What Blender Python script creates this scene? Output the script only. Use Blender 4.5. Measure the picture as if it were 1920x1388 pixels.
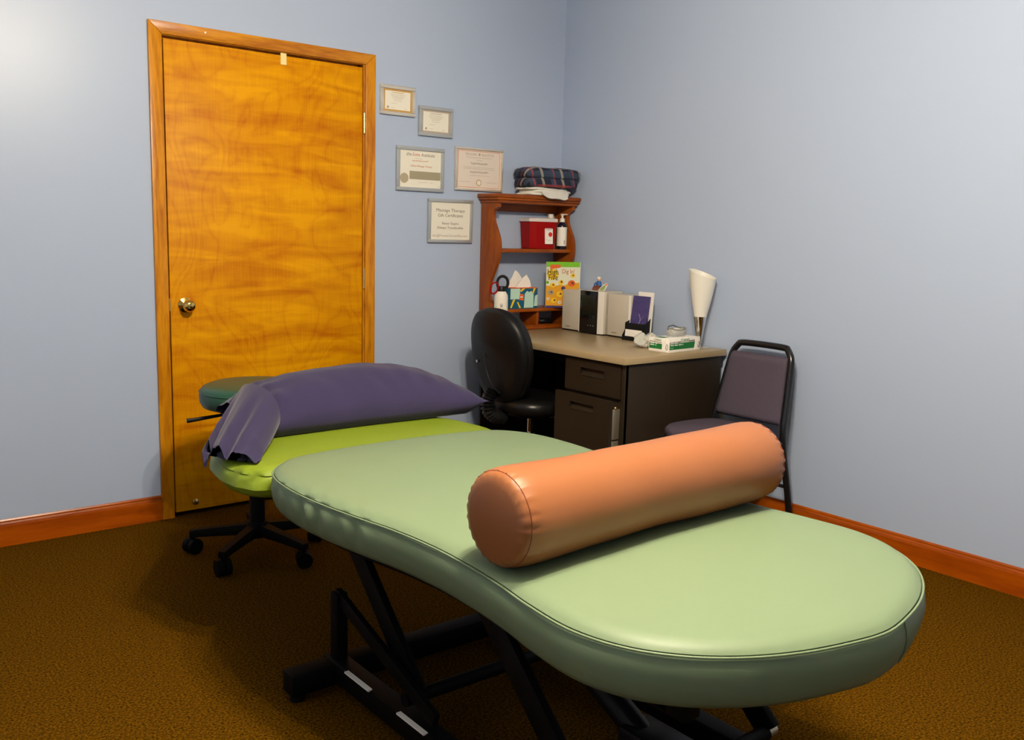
import bpy, bmesh, math, random
from mathutils import Vector, Matrix, Euler
random.seed(7)
PI = math.pi
for o in list(bpy.data.objects):
    bpy.data.objects.remove(o)
scene = bpy.context.scene
COL = scene.collection

# ------------------------------------------------------------------ camera
F_PX, YAW, PITCH, ROLL, CAM_H = 1734.8, 0.6791, 0.1489, -0.0270, 1.30
fwd = Vector((math.sin(YAW)*math.cos(PITCH), math.cos(YAW)*math.cos(PITCH), -math.sin(PITCH)))
rgt = Vector((math.cos(YAW), -math.sin(YAW), 0))
dwn = fwd.cross(rgt)
r2 = rgt*math.cos(ROLL) + dwn*math.sin(ROLL)
d2 = -rgt*math.sin(ROLL) + dwn*math.cos(ROLL)
cam_d = bpy.data.cameras.new('camera')
cam = bpy.data.objects.new('camera', cam_d)
COL.objects.link(cam)
M = Matrix((r2, -d2, -fwd)).transposed().to_4x4()
M.translation = (0, 0, CAM_H)
cam.matrix_world = M
cam_d.sensor_width = 36
cam_d.lens = 36*F_PX/1920
cam_d.clip_start = 0.05
scene.camera = cam

# ------------------------------------------------------------------ world, exposure
w = bpy.data.worlds.new('world')
scene.world = w
w.use_nodes = True
w.node_tree.nodes['Background'].inputs[0].default_value = (0.02, 0.02, 0.02, 1)
w.node_tree.nodes['Background'].inputs[1].default_value = 0.0
vs = scene.view_settings
vs.view_transform = 'Standard'
vs.look = 'None'
vs.gamma = 1
vs.use_curve_mapping = False
vs.exposure = -0.5
BULB_STRENGTH = 2900
BULB_COLOR = (1.0, 0.86, 0.66)
BULBS = [(1.09, 1.12, 2.40), (1.37, 1.08, 2.40), (1.25, 1.32, 2.40)]

# ------------------------------------------------------------------ materials
def srgb(r, g, b):
    f = lambda c: (c/255/12.92) if c/255 <= 0.04045 else ((c/255+0.055)/1.055)**2.4
    return (f(r), f(g), f(b), 1)

MATS = {}
def mat(name, col, rough=0.5, metal=0.0, spec=0.5, coat=0.0, bump=None, var=None, sheen=0.0, trans=0.0, ior=1.45, alpha=1.0):
    """col linear rgba; bump=(scale,strength[,stretch]); var=(scale,col2[,stretch])"""
    m = bpy.data.materials.new(name)
    m.use_nodes = True
    nt = m.node_tree
    b = nt.nodes['Principled BSDF']
    b.inputs['Base Color'].default_value = col
    b.inputs['Roughness'].default_value = rough
    b.inputs['Metallic'].default_value = metal
    b.inputs['Specular IOR Level'].default_value = spec
    b.inputs['Coat Weight'].default_value = coat
    b.inputs['Coat Roughness'].default_value = 0.15
    b.inputs['Sheen Weight'].default_value = sheen
    b.inputs['Transmission Weight'].default_value = trans
    b.inputs['IOR'].default_value = ior
    b.inputs['Alpha'].default_value = alpha
    tc = nt.nodes.new('ShaderNodeTexCoord')
    def noise(scale, stretch, detail=4, dist=0.0):
        mp = nt.nodes.new('ShaderNodeMapping')
        mp.inputs['Scale'].default_value = stretch
        nt.links.new(tc.outputs['Object'], mp.inputs['Vector'])
        n = nt.nodes.new('ShaderNodeTexNoise')
        n.inputs['Scale'].default_value = scale
        n.inputs['Detail'].default_value = detail
        n.inputs['Distortion'].default_value = dist
        nt.links.new(mp.outputs[0], n.inputs['Vector'])
        return n
    if var:
        n = noise(var[0], var[2] if len(var) > 2 else (1, 1, 1), 5, var[3] if len(var) > 3 else 0.0)
        cr = nt.nodes.new('ShaderNodeValToRGB')
        cr.color_ramp.elements[0].position = 0.32
        cr.color_ramp.elements[1].position = 0.68
        cr.color_ramp.elements[0].color = var[1]
        cr.color_ramp.elements[1].color = col
        nt.links.new(n.outputs['Fac'], cr.inputs['Fac'])
        nt.links.new(cr.outputs['Color'], b.inputs['Base Color'])
    if bump:
        n = noise(bump[0], bump[2] if len(bump) > 2 else (1, 1, 1), 3)
        bp = nt.nodes.new('ShaderNodeBump')
        bp.inputs['Strength'].default_value = bump[1]
        bp.inputs['Distance'].default_value = 0.004
        nt.links.new(n.outputs['Fac'], bp.inputs['Height'])
        nt.links.new(bp.outputs[0], b.inputs['Normal'])
    MATS[name] = m
    return m

def wood(name, light, dark, axis='Z', rough=0.35, coat=0.3, scale=9.0, fig=1.0):
    """grain running along axis, plus a cathedral figure from distorted bands"""
    m = bpy.data.materials.new(name)
    m.use_nodes = True
    nt = m.node_tree
    b = nt.nodes['Principled BSDF']
    b.inputs['Roughness'].default_value = rough
    b.inputs['Specular IOR Level'].default_value = 0.3
    b.inputs['Coat Weight'].default_value = coat
    b.inputs['Coat Roughness'].default_value = 0.2
    tc = nt.nodes.new('ShaderNodeTexCoord')
    mp = nt.nodes.new('ShaderNodeMapping')
    s = {'X': (0.12, 1, 1), 'Y': (1, 0.12, 1), 'Z': (1, 1, 0.12)}[axis]
    mp.inputs['Scale'].default_value = s
    nt.links.new(tc.outputs['Object'], mp.inputs['Vector'])
    n1 = nt.nodes.new('ShaderNodeTexNoise')
    n1.inputs['Scale'].default_value = scale
    n1.inputs['Detail'].default_value = 2
    n1.inputs['Distortion'].default_value = 0.6
    nt.links.new(mp.outputs[0], n1.inputs['Vector'])
    mul = nt.nodes.new('ShaderNodeMath')
    mul.operation = 'MULTIPLY'
    mul.inputs[1].default_value = 9
    nt.links.new(n1.outputs['Fac'], mul.inputs[0])
    fr = nt.nodes.new('ShaderNodeMath')
    fr.operation = 'PINGPONG'
    fr.inputs[1].default_value = 1.0
    nt.links.new(mul.outputs[0], fr.inputs[0])
    n2 = nt.nodes.new('ShaderNodeTexNoise')
    n2.inputs['Scale'].default_value = scale*14
    n2.inputs['Detail'].default_value = 4
    nt.links.new(mp.outputs[0], n2.inputs['Vector'])
    mx = nt.nodes.new('ShaderNodeMath')
    mx.operation = 'MULTIPLY_ADD'
    mx.inputs[1].default_value = 0.35*fig
    nt.links.new(fr.outputs[0], mx.inputs[0])
    m2 = nt.nodes.new('ShaderNodeMath')
    m2.operation = 'MULTIPLY'
    m2.inputs[1].default_value = 0.75
    nt.links.new(n2.outputs['Fac'], m2.inputs[0])
    nt.links.new(m2.outputs[0], mx.inputs[2])
    cr = nt.nodes.new('ShaderNodeValToRGB')
    cr.color_ramp.elements[0].position = 0.25
    cr.color_ramp.elements[1].position = 0.72
    cr.color_ramp.elements[0].color = dark
    cr.color_ramp.elements[1].color = light
    nt.links.new(mx.outputs[0], cr.inputs['Fac'])
    nt.links.new(cr.outputs['Color'], b.inputs['Base Color'])
    MATS[name] = m
    return m

def door_veneer(name):
    """rotary cut birch veneer: soft horizontal flame, contour swirls, faint vertical fibre"""
    m = bpy.data.materials.new(name)
    m.use_nodes = True
    nt = m.node_tree
    b = nt.nodes['Principled BSDF']
    b.inputs['Roughness'].default_value = 0.45
    b.inputs['Specular IOR Level'].default_value = 0.12
    tc = nt.nodes.new('ShaderNodeTexCoord')
    def noise(sc, scale, detail, dist):
        mp = nt.nodes.new('ShaderNodeMapping')
        mp.inputs['Scale'].default_value = sc
        nt.links.new(tc.outputs['Object'], mp.inputs['Vector'])
        n = nt.nodes.new('ShaderNodeTexNoise')
        n.inputs['Scale'].default_value = scale
        n.inputs['Detail'].default_value = detail
        n.inputs['Distortion'].default_value = dist
        nt.links.new(mp.outputs[0], n.inputs['Vector'])
        return n.outputs['Fac']
    def math2(op, a, bb):
        n = nt.nodes.new('ShaderNodeMath')
        n.operation = op
        for i, x in enumerate((a, bb)):
            if isinstance(x, (int, float)):
                n.inputs[i].default_value = x
            else:
                nt.links.new(x, n.inputs[i])
        return n.outputs[0]
    flame = noise((1.6, 1, 9.0), 1.5, 4, 0.8)
    swirl = noise((2.2, 1, 1.3), 1.5, 1, 1.2)
    rings = math2('PINGPONG', math2('MULTIPLY', swirl, 16), 1.0)
    rings = math2('POWER', rings, 3.0)
    fibre = noise((60, 1, 2), 3, 3, 0)
    v = math2('ADD', math2('MULTIPLY', flame, 0.95), math2('MULTIPLY', rings, -0.10))
    v = math2('ADD', v, math2('MULTIPLY', math2('SUBTRACT', fibre, 0.5), 0.25))
    cr = nt.nodes.new('ShaderNodeValToRGB')
    e = cr.color_ramp.elements
    e[0].position, e[1].position = 0.22, 0.62
    e[0].color = (0.46, 0.13, 0.0003, 1)
    e[1].color = (0.74, 0.33, 0.0003, 1)
    nt.links.new(v, cr.inputs['Fac'])
    nt.links.new(cr.outputs['Color'], b.inputs['Base Color'])
    MATS[name] = m
    return m

WALL = mat('wall_paint', srgb(171, 186, 212), 0.34, spec=0.35, bump=(60, 0.03))
CEIL = mat('ceiling_paint', srgb(205, 203, 198), 0.8)
CARPET = mat('carpet', (0.145, 0.064, 0.0022, 1), 0.95, spec=0.02, bump=(190, 1.0), var=(150, (0.018, 0.007, 0.0003, 1)))
DOOR = door_veneer('door_veneer')
OAK_Z = wood('oak_trim_upright', (0.62, 0.25, 0.006, 1), (0.36, 0.105, 0.002, 1), 'Z', 0.3, 0.15, 9)
OAK_X = wood('oak_trim_level', (0.62, 0.25, 0.006, 1), (0.36, 0.105, 0.002, 1), 'X', 0.3, 0.15, 9)
BASE_X = wood('stained_base_level', (0.38, 0.075, 0.001, 1), (0.25, 0.040, 0.0006, 1), 'X', 0.28, 0.2, 6)
OAK_Y = wood('stained_base_side', (0.38, 0.075, 0.001, 1), (0.25, 0.040, 0.0006, 1), 'Y', 0.28, 0.2, 6)
PINE_Z = wood('stained_pine_upright', (0.34, 0.078, 0.003, 1), (0.19, 0.036, 0.001, 1), 'Z', 0.35, 0.05, 10, 0.6)
PINE_X = wood('stained_pine_level', (0.34, 0.078, 0.003, 1), (0.19, 0.036, 0.001, 1), 'X', 0.35, 0.05, 10, 0.6)
BRASS = mat('polished_brass', (0.75, 0.52, 0.16, 1), 0.08, 1.0)
BRASS_D = mat('hinge_brass', (0.72, 0.55, 0.25, 1), 0.3, 1.0)
TAPE = mat('masking_tape', srgb(235, 215, 150), 0.7)
VINYL = mat('sage_vinyl', (0.160, 0.222, 0.128, 1), 0.48, spec=0.35, bump=(9, 0.12))
LIME = mat('lime_vinyl', (0.20, 0.275, 0.018, 1), 0.42, spec=0.4, bump=(12, 0.15))
PIPE = mat('sage_piping', (0.17, 0.235, 0.13, 1), 0.45)
DKGREEN = mat('bottle_green_vinyl', (0.020, 0.075, 0.045, 1), 0.38)
ORANGE = mat('terracotta_vinyl', (0.28, 0.10, 0.035, 1), 0.36, spec=0.5, bump=(14, 0.12))
ORANGE_D = mat('terracotta_stitch', (0.20, 0.045, 0.018, 1), 0.5)
PILLOW = mat('indigo_cotton', (0.034, 0.028, 0.076, 1), 0.85, spec=0.1, sheen=0.15, bump=(240, 0.15), var=(5, (0.030, 0.025, 0.066, 1)))
BLACKM = mat('black_metal', (0.0025, 0.0025, 0.0025, 1), 0.55, spec=0.12)
BLACKP = mat('black_plastic', (0.005, 0.005, 0.0055, 1), 0.42, spec=0.3)
BLACKV = mat('black_vinyl', (0.006, 0.0055, 0.0055, 1), 0.33, spec=0.4)
BLACKG = mat('gloss_black_tube', (0.008, 0.008, 0.009, 1), 0.18)
CHROME = mat('chrome', (0.75, 0.73, 0.68, 1), 0.12, 1.0)
STEEL = mat('drawer_slide_steel', (0.55, 0.50, 0.38, 1), 0.4, 0.8)
LAMIN = mat('taupe_laminate', srgb(164, 143, 108), 0.32, spec=0.5)
DESKM = mat('charcoal_steel', (0.021, 0.014, 0.008, 1), 0.45, spec=0.25)
FABRIC = mat('lavender_grey_fabric', (0.088, 0.070, 0.095, 1), 0.95, spec=0.1, bump=(420, 0.4), var=(330, (0.068, 0.055, 0.076, 1)))
SILVER = mat('brushed_silver', (0.62, 0.57, 0.48, 1), 0.42, 0.3)
SILVER_B = mat('bright_silver_edge', (0.92, 0.89, 0.82, 1), 0.25, 0.25)
SCREEN = mat('black_glass', (0.006, 0.006, 0.006, 1), 0.1)
SHADE = mat('frosted_glass', srgb(232, 228, 218), 0.4)
WHITE = mat('white_plastic', srgb(232, 226, 214), 0.45)
PAPER = mat('cream_paper', srgb(232, 228, 214), 0.7)
PAPER_W = mat('white_paper', srgb(238, 234, 226), 0.7)
PAPER_P = mat('blush_paper', srgb(226, 214, 202), 0.6)
FRAME = mat('grey_frame', srgb(178, 182, 184), 0.35, 0.4)
FRAME_S = mat('silver_frame', srgb(222, 214, 200), 0.25, 0.6)
INK = mat('grey_ink', srgb(122, 110, 100), 0.8)
INK_L = mat('pale_ink', srgb(178, 164, 150), 0.8)
INK_O = mat('orange_ink', srgb(200, 110, 70), 0.8)
INK_K = mat('black_ink', srgb(35, 32, 32), 0.8)
GOLD = mat('gold_ink', srgb(190, 150, 80), 0.5)
GREY = mat('grey_print', srgb(160, 152, 128), 0.8)
SEALG = mat('foil_seal', srgb(176, 164, 136), 0.5)
RED = mat('red_plastic', (0.30, 0.0025, 0.002, 1), 0.4, spec=0.15)
RED_I = mat('red_print', srgb(205, 40, 25), 0.6)
LIDM = mat('milky_lid', srgb(215, 205, 200), 0.4)
NAVY = mat('navy_bottle', (0.008, 0.008, 0.02, 1), 0.2)
GREEN_I = mat('green_print', srgb(20, 110, 50), 0.5)
TEAL = mat('teal_print', srgb(10, 85, 115), 0.6)
MINT = mat('mint_print', srgb(185, 220, 205), 0.6)
YELL = mat('yellow_print', srgb(240, 200, 40), 0.6)
YELL2 = mat('honey_print', srgb(225, 160, 35), 0.6)
ORNG = mat('orange_print', srgb(225, 100, 40), 0.6)
LGREEN = mat('leaf_green_print', srgb(120, 190, 40), 0.6)
CREAMP = mat('cover_print', srgb(225, 225, 200), 0.6)
PURP = mat('purple_print', srgb(78, 66, 120), 0.4, var=(9, srgb(55, 50, 105), (1, 1, 3)))
BLUEP = mat('blue_paint', srgb(45, 95, 160), 0.5)
SKIN = mat('peach_paint', srgb(225, 175, 140), 0.6)
BROWN = mat('brown_paint', srgb(120, 62, 45), 0.6)
CLEAR = mat('clear_plastic', (0.9, 0.9, 0.88, 1), 0.12, trans=0.75, ior=1.3)
CORD = mat('tan_cord', srgb(150, 130, 80), 0.5)
LINEN = mat('white_linen', srgb(225, 222, 212), 0.85, bump=(120, 0.15))

def plaid():
    m = bpy.data.materials.new('navy_plaid')
    m.use_nodes = True
    nt = m.node_tree
    b = nt.nodes['Principled BSDF']
    b.inputs['Roughness'].default_value = 0.8
    tc = nt.nodes.new('ShaderNodeTexCoord')
    sx = nt.nodes.new('ShaderNodeSeparateXYZ')
    nt.links.new(tc.outputs['UV'], sx.inputs[0])
    base = (0.007, 0.010, 0.028, 1)
    prev = None
    def stripe(out, period, off, width):
        a = nt.nodes.new('ShaderNodeMath'); a.operation = 'ADD'; a.inputs[1].default_value = off
        nt.links.new(out, a.inputs[0])
        p = nt.nodes.new('ShaderNodeMath'); p.operation = 'WRAP'; p.inputs[1].default_value = period; p.inputs[2].default_value = 0
        nt.links.new(a.outputs[0], p.inputs[0])
        l = nt.nodes.new('ShaderNodeMath'); l.operation = 'LESS_THAN'; l.inputs[1].default_value = width
        nt.links.new(p.outputs[0], l.inputs[0])
        return l.outputs[0]
    for out, period, off, width, col, f in (
            (sx.outputs[0], .13, .02, .035, (.03, .045, .09, 1), .9), (sx.outputs[1], .12, .05, .030, (.03, .05, .09, 1), .8),
            (sx.outputs[0], .13, .08, .016, (.45, .40, .34, 1), .55), (sx.outputs[1], .12, .0, .014, (.48, .43, .36, 1), .55),
            (sx.outputs[0], .13, .0, .007, (.35, .04, .04, 1), .8), (sx.outputs[1], .12, .085, .006, (.32, .04, .04, 1), .7)):
        mx = nt.nodes.new('ShaderNodeMix'); mx.data_type = 'RGBA'
        ff = nt.nodes.new('ShaderNodeMath'); ff.operation = 'MULTIPLY'; ff.inputs[1].default_value = f
        nt.links.new(stripe(out, period, off, width), ff.inputs[0])
        nt.links.new(ff.outputs[0], mx.inputs['Factor'])
        if prev is None:
            mx.inputs['A'].default_value = base
        else:
            nt.links.new(prev, mx.inputs['A'])
        mx.inputs['B'].default_value = col
        prev = mx.outputs['Result']
    nt.links.new(prev, b.inputs['Base Color'])
    return m
PLAID = plaid()

# ------------------------------------------------------------------ mesh helpers
class MB:
    def __init__(s):
        s.bm = bmesh.new()
    def box(s, a, b, bev=0.0, seg=2):
        """box between corners a, b"""
        t = bmesh.new()
        bmesh.ops.create_cube(t, size=1)
        for v in t.verts:
            v.co = Vector([(a[i]+b[i])/2 + v.co[i]*abs(b[i]-a[i]) for i in range(3)])
        if bev > 0:
            bmesh.ops.bevel(t, geom=t.edges[:], offset=bev, segments=seg, profile=0.5, affect='EDGES')
        s.join(t)
        return s
    def join(s, t, M=None):
        if M is not None:
            t.transform(M)
        me = bpy.data.meshes.new('tmp')
        t.to_mesh(me)
        t.free()
        s.bm.from_mesh(me)
        bpy.data.meshes.remove(me)
        return s
    def cyl(s, p0, p1, r0, r1=None, n=24, cap=True):
        r1 = r0 if r1 is None else r1
        p0, p1 = Vector(p0), Vector(p1)
        d = p1-p0
        t = bmesh.new()
        bmesh.ops.create_cone(t, cap_ends=cap, segments=n, radius1=r0, radius2=r1, depth=d.length)
        q = d.to_track_quat('Z', 'Y').to_matrix().to_4x4()
        q.translation = (p0+p1)/2
        return s.join(t, q)
    def sphere(s, c, r, sc=(1, 1, 1), n=24, m=14):
        t = bmesh.new()
        bmesh.ops.create_uvsphere(t, u_segments=n, v_segments=m, radius=r)
        return s.join(t, Matrix.Translation(c) @ Matrix.Diagonal((*sc, 1)))
    def lathe(s, prof, c=(0, 0, 0), n=36, M=None):
        """prof [(r,z)...] about Z"""
        t = bmesh.new()
        rings = []
        for r, z in prof:
            if r < 1e-6:
                rings.append([t.verts.new((0, 0, z))])
            else:
                rings.append([t.verts.new((r*math.cos(2*PI*k/n), r*math.sin(2*PI*k/n), z)) for k in range(n)])
        for a, b in zip(rings, rings[1:]):
            for k in range(n):
                k2 = (k+1) % n
                if len(a) == 1 and len(b) > 1:
                    t.faces.new((a[0], b[k2], b[k]))
                elif len(b) == 1 and len(a) > 1:
                    t.faces.new((a[k], a[k2], b[0]))
                elif len(a) > 1:
                    t.faces.new((a[k], a[k2], b[k2], b[k]))
        bmesh.ops.recalc_face_normals(t, faces=t.faces)
        return s.join(t, (Matrix.Translation(c) @ M) if M is not None else Matrix.Translation(c))
    def prism(s, pts, axis, lo, hi, bev=0.0):
        """2D outline extruded along axis; pts give the other two coords in xyz order"""
        t = bmesh.new()
        def mk(p, h):
            p = list(p)
            p.insert('XYZ'.index(axis), h)
            return t.verts.new(p)
        A = [mk(p, lo) for p in pts]
        B = [mk(p, hi) for p in pts]
        n = len(pts)
        t.faces.new(A)
        t.faces.new(B[::-1])
        for k in range(n):
            t.faces.new((A[k], B[k], B[(k+1) % n], A[(k+1) % n]))
        bmesh.ops.recalc_face_normals(t, faces=t.faces)
        if bev:
            es = [e for e in t.edges if len(e.link_faces) == 2 and any(len(f.verts) > 4 for f in e.link_faces)]
            bmesh.ops.bevel(t, geom=es or t.edges[:], offset=bev, segments=2, profile=0.5, affect='EDGES')
        return s.join(t)
    def tube(s, path, r, n=10, closed=False, caps=True):
        P = [Vector(p) for p in path]
        N = len(P)
        t = bmesh.new()
        rings = []
        up = None
        for i in range(N):
            if closed:
                d = P[(i+1) % N]-P[i-1]
            else:
                d = P[min(i+1, N-1)]-P[max(i-1, 0)]
            d.normalize()
            if up is None:
                up = Vector((0, 0, 1)) if abs(d.z) < 0.9 else Vector((1, 0, 0))
            u = (up - d*up.dot(d)).normalized()
            up = u
            v = d.cross(u)
            rr = r[i] if isinstance(r, (list, tuple)) else r
            rings.append([t.verts.new(P[i]+u*rr*math.cos(2*PI*k/n)+v*rr*math.sin(2*PI*k/n)) for k in range(n)])
        for i in range(N if closed else N-1):
            a, b = rings[i], rings[(i+1) % N]
            for k in range(n):
                t.faces.new((a[k], a[(k+1) % n], b[(k+1) % n], b[k]))
        if caps and not closed:
            t.faces.new(rings[0][::-1])
            t.faces.new(rings[-1])
        bmesh.ops.recalc_face_normals(t, faces=t.faces)
        return s.join(t)
    def rings(s, R, closed=True, cap0=None, cap1=None):
        """loft through rings of equal point count; cap = point or True"""
        t = bmesh.new()
        V = [[t.verts.new(p) for p in r] for r in R]
        n = len(V[0])
        for a, b in zip(V, V[1:]):
            for k in range(n if closed else n-1):
                t.faces.new((a[k], a[(k+1) % n], b[(k+1) % n], b[k]))
        for cp, r in ((cap0, V[0]), (cap1, V[-1])):
            if cp is True:
                t.faces.new(r)
            elif cp is not None:
                c = t.verts.new(cp)
                for k in range(n):
                    t.faces.new((r[k], r[(k+1) % n], c))
        bmesh.ops.remove_doubles(t, verts=t.verts, dist=1e-6)
        bmesh.ops.recalc_face_normals(t, faces=t.faces)
        return s.join(t)
    def rot(s, ang, axis, c=(0, 0, 0)):
        bmesh.ops.rotate(s.bm, verts=s.bm.verts, cent=c, matrix=Matrix.Rotation(ang, 3, axis))
        return s
    def move(s, v):
        bmesh.ops.translate(s.bm, verts=s.bm.verts, vec=v)
        return s
    def build(s, name, m, parent=None, smooth=35, kind=None):
        me = bpy.data.meshes.new(name)
        s.bm.to_mesh(me)
        s.bm.free()
        me.materials.append(m)
        if smooth:
            me.polygons.foreach_set('use_smooth', [True]*len(me.polygons))
            me.set_sharp_from_angle(angle=math.radians(smooth))
        o = bpy.data.objects.new(name, me)
        COL.objects.link(o)
        if parent is not None:
            o.parent = parent
        if kind:
            o['kind'] = kind
        return o

def tag(o, label, cat, group=None):
    o['label'] = label
    o['category'] = cat
    if group:
        o['group'] = group
    return o
def thing(name, label, cat, loc=(0, 0, 0), rz=0.0, group=None):
    o = bpy.data.objects.new(name, None)
    o.empty_display_size = 0.05
    COL.objects.link(o)
    o.location = loc
    o.rotation_euler = (0, 0, rz)
    return tag(o, label, cat, group)
def box(name, a, b, m, parent=None, bev=0.0, kind=None, seg=2):
    return MB().box(a, b, bev, seg).build(name, m, parent, kind=kind)

def lettering(txt, size, loc, rot, m, parent, name='lettering', align='CENTER', sx=1.0, shear=0.0, fit=None):
    c = bpy.data.curves.new(name, 'FONT')
    c.body = txt
    c.size = size
    c.align_x = align
    c.align_y = 'CENTER'
    c.shear = shear
    c.extrude = 0.0002
    c.resolution_u = 2
    t = bpy.data.objects.new(name, c)
    COL.objects.link(t)
    dg = bpy.context.evaluated_depsgraph_get()
    me = bpy.data.meshes.new_from_object(t.evaluated_get(dg))
    bpy.data.objects.remove(t)
    bpy.data.curves.remove(c)
    if fit:
        xs = [v.co.x for v in me.vertices]
        sx = fit/(max(xs)-min(xs))
    me.name = name
    me.materials.clear()
    me.materials.append(m)
    o = bpy.data.objects.new(name, me)
    COL.objects.link(o)
    o.location = loc
    o.rotation_euler = rot
    o.scale = (sx, 1, 1)
    o.parent = parent
    return o
FACE_NY = (PI/2, 0, 0)              # reads from -Y side
FACE_NX = (PI/2, 0, -PI/2)          # reads from -X side

def spline(pts, n, closed=True):
    """Catmull-Rom through 2D/3D pts, n samples evenly spaced by arc length"""
    P = [Vector(p) for p in pts]
    N = len(P)
    out = []
    rng = N if closed else N-1
    for i in range(rng):
        if closed:
            p0, p1, p2, p3 = P[i-1], P[i], P[(i+1) % N], P[(i+2) % N]
        else:
            p0, p1, p2, p3 = P[max(i-1, 0)], P[i], P[i+1], P[min(i+2, N-1)]
        for k in range(24):
            t = k/24
            out.append(0.5*((2*p1)+(p2-p0)*t+(2*p0-5*p1+4*p2-p3)*t*t+(3*p1-p0-3*p2+p3)*t**3))
    if not closed:
        out.append(P[-1])
    L = [0]
    seq = out+[out[0]] if closed else out
    for a, b in zip(seq, seq[1:]):
        L.append(L[-1]+(b-a).length)
    res = []
    j = 0
    for k in range(n):
        s = L[-1]*k/(n if closed else n-1)
        while j < len(L)-2 and L[j+1] < s:
            j += 1
        f = (s-L[j])/max(L[j+1]-L[j], 1e-9)
        res.append(seq[j].lerp(seq[j+1], min(max(f, 0), 1)))
    return res

# ================================================================== ROOM
XR, YB, XL, YF, ZC = 3.570, 4.027, -1.05, -2.4, 2.62
box('floor', (XL-.1, YF-.1, -.05), (XR+.1, YB+.3, 0), CARPET, kind='structure')
box('ceiling', (XL-.1, YF-.1, ZC), (XR+.1, YB+.3, ZC+.05), CEIL, kind='structure')
DX0, DX1, DZ1 = 1.341, 2.293, 2.064          # door opening
MB().box((XL-.1, YB, 0), (DX0-.02, YB+.12, ZC)).box((DX1+.02, YB, 0), (XR+.1, YB+.12, ZC)).box((DX0-.02, YB, DZ1+.02), (DX1+.02, YB+.12, ZC)).build('wall_back', WALL, kind='structure')
box('wall_right', (XR, YF-.1, 0), (XR+.1, YB, ZC), WALL, kind='structure')
box('wall_left', (XL-.1, YF-.1, 0), (XL, YB, ZC), WALL, kind='structure')
box('wall_front', (XL, YF-.1, 0), (XR, YF, ZC), WALL, kind='structure')

def base_profile():
    return [(0, 0), (.012, 0), (.012, .082), (.010, .092), (.0075, .098), (.0075, .104), (.004, .110), (0, .110)]
def baseboard_x(name, x0, x1):
    MB().prism([(YB-d, z) for d, z in base_profile()], 'X', x0, x1).build(name, BASE_X, kind='structure', smooth=0)
baseboard_x('baseboard_back', XL, 1.2835)
baseboard_x('baseboard_back_corner', 2.351, XR)
MB().prism([(XR-d, z) for d, z in base_profile()], 'Y', YF, YB-.012).build('baseboard_right', OAK_Y, kind='structure', smooth=0)

# door: slab, jamb, stop, casing, hinges, knob
door = bpy.data.objects.new('door_1', None)
COL.objects.link(door)
door.location = (0, 0, 0)
door['kind'] = 'structure'
CY = YB-.016
slab = box('door_slab', (1.3475, YB-.004, .020), (2.2835, YB+.032, 2.0515), DOOR, door, 0.0015)
for nm, a, b in (('jamb', (DX0-.02, YB-.006, 0), (DX0, YB+.12, DZ1+.02)), ('jamb', (DX1, YB-.006, 0), (DX1+.02, YB+.12, DZ1+.02)),
                 ('jamb', (DX0, YB-.006, DZ1), (DX1, YB+.12, DZ1+.02))):
    box(nm, a, b, OAK_Z, door)
box('door_stop', (DX0, YB+.036, 0), (DX0+.012, YB+.07, DZ1), OAK_Z, door)
box('door_stop', (DX1-.012, YB+.036, 0), (DX1, YB+.07, DZ1), OAK_Z, door)
box('door_stop', (DX0, YB+.036, DZ1-.012), (DX1, YB+.07, DZ1), OAK_Z, door)
box('jamb_edge', (2.2855, YB-.010, 0.0), (2.2925, YB, DZ1), OAK_Z, door)
# casing with mitred corners
CO0, CO1, CZ = 1.2840, 2.3505, 2.1165
def casing(pts, m):
    MB().prism(pts, 'Y', CY, YB, 0.003).build('casing', m, door)
casing([(CO0, 0), (DX0-.002, 0), (DX0-.002, DZ1+.002), (CO0, CZ)], OAK_Z)
casing([(DX1+.002, 0), (CO1, 0), (CO1, CZ), (DX1+.002, DZ1+.002)], OAK_Z)
casing([(DX0-.002, DZ1+.002), (DX1+.002, DZ1+.002), (CO1, CZ), (CO0, CZ)], OAK_X)
for z0, z1 in ((1.748, 1.840), (1.005, 1.096), (.20, .29)):
    mb = MB()
    n = 5
    for k in range(n):
        a = z0+(z1-z0)*k/n
        mb.cyl((2.2885, YB-.013, a+.0006), (2.2885, YB-.013, a+(z1-z0)/n-.0006), .0058, n=14)
    mb.sphere((2.2885, YB-.013, z1+.002), .005, n=10, m=6).sphere((2.2885, YB-.013, z0-.002), .005, n=10, m=6)
    mb.build('hinge', BRASS_D, door)
Mk = Matrix.Rotation(PI/2, 4, 'X')
kn = MB().lathe([(.0, 0), (.033, 0), (.032, .005), (.02, .009), (.012, .012), (.011, .028), (.014, .032), (.022, .036), (.0265, .044), (.0275, .052), (.0255, .061), (.019, .068), (.009, .0715), (0, .072)], (1.411, YB-.004, .945), 40, Mk).build('door_knob', BRASS, door)
box('latch_plate', (1.3415, YB-.007, .92), (1.3470, YB+.01, .975), BRASS_D, door)
box('tape_tab', (1.866, YB-.0065, 2.012), (1.894, YB-.004, 2.062), TAPE, door)
MB().cyl((1.5215, CY-.0015, 2.096), (1.5215, CY+.001, 2.096), .004, n=14).build('putty_spot', PAPER_W, door)
MB().lathe([(0, 0), (.014, 0), (.014, .002), (.008, .005), (0, .006)], (1.436, YB-.004, .055), 24, Mk).build('door_bumper_plate', BRASS_D, door)

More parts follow.
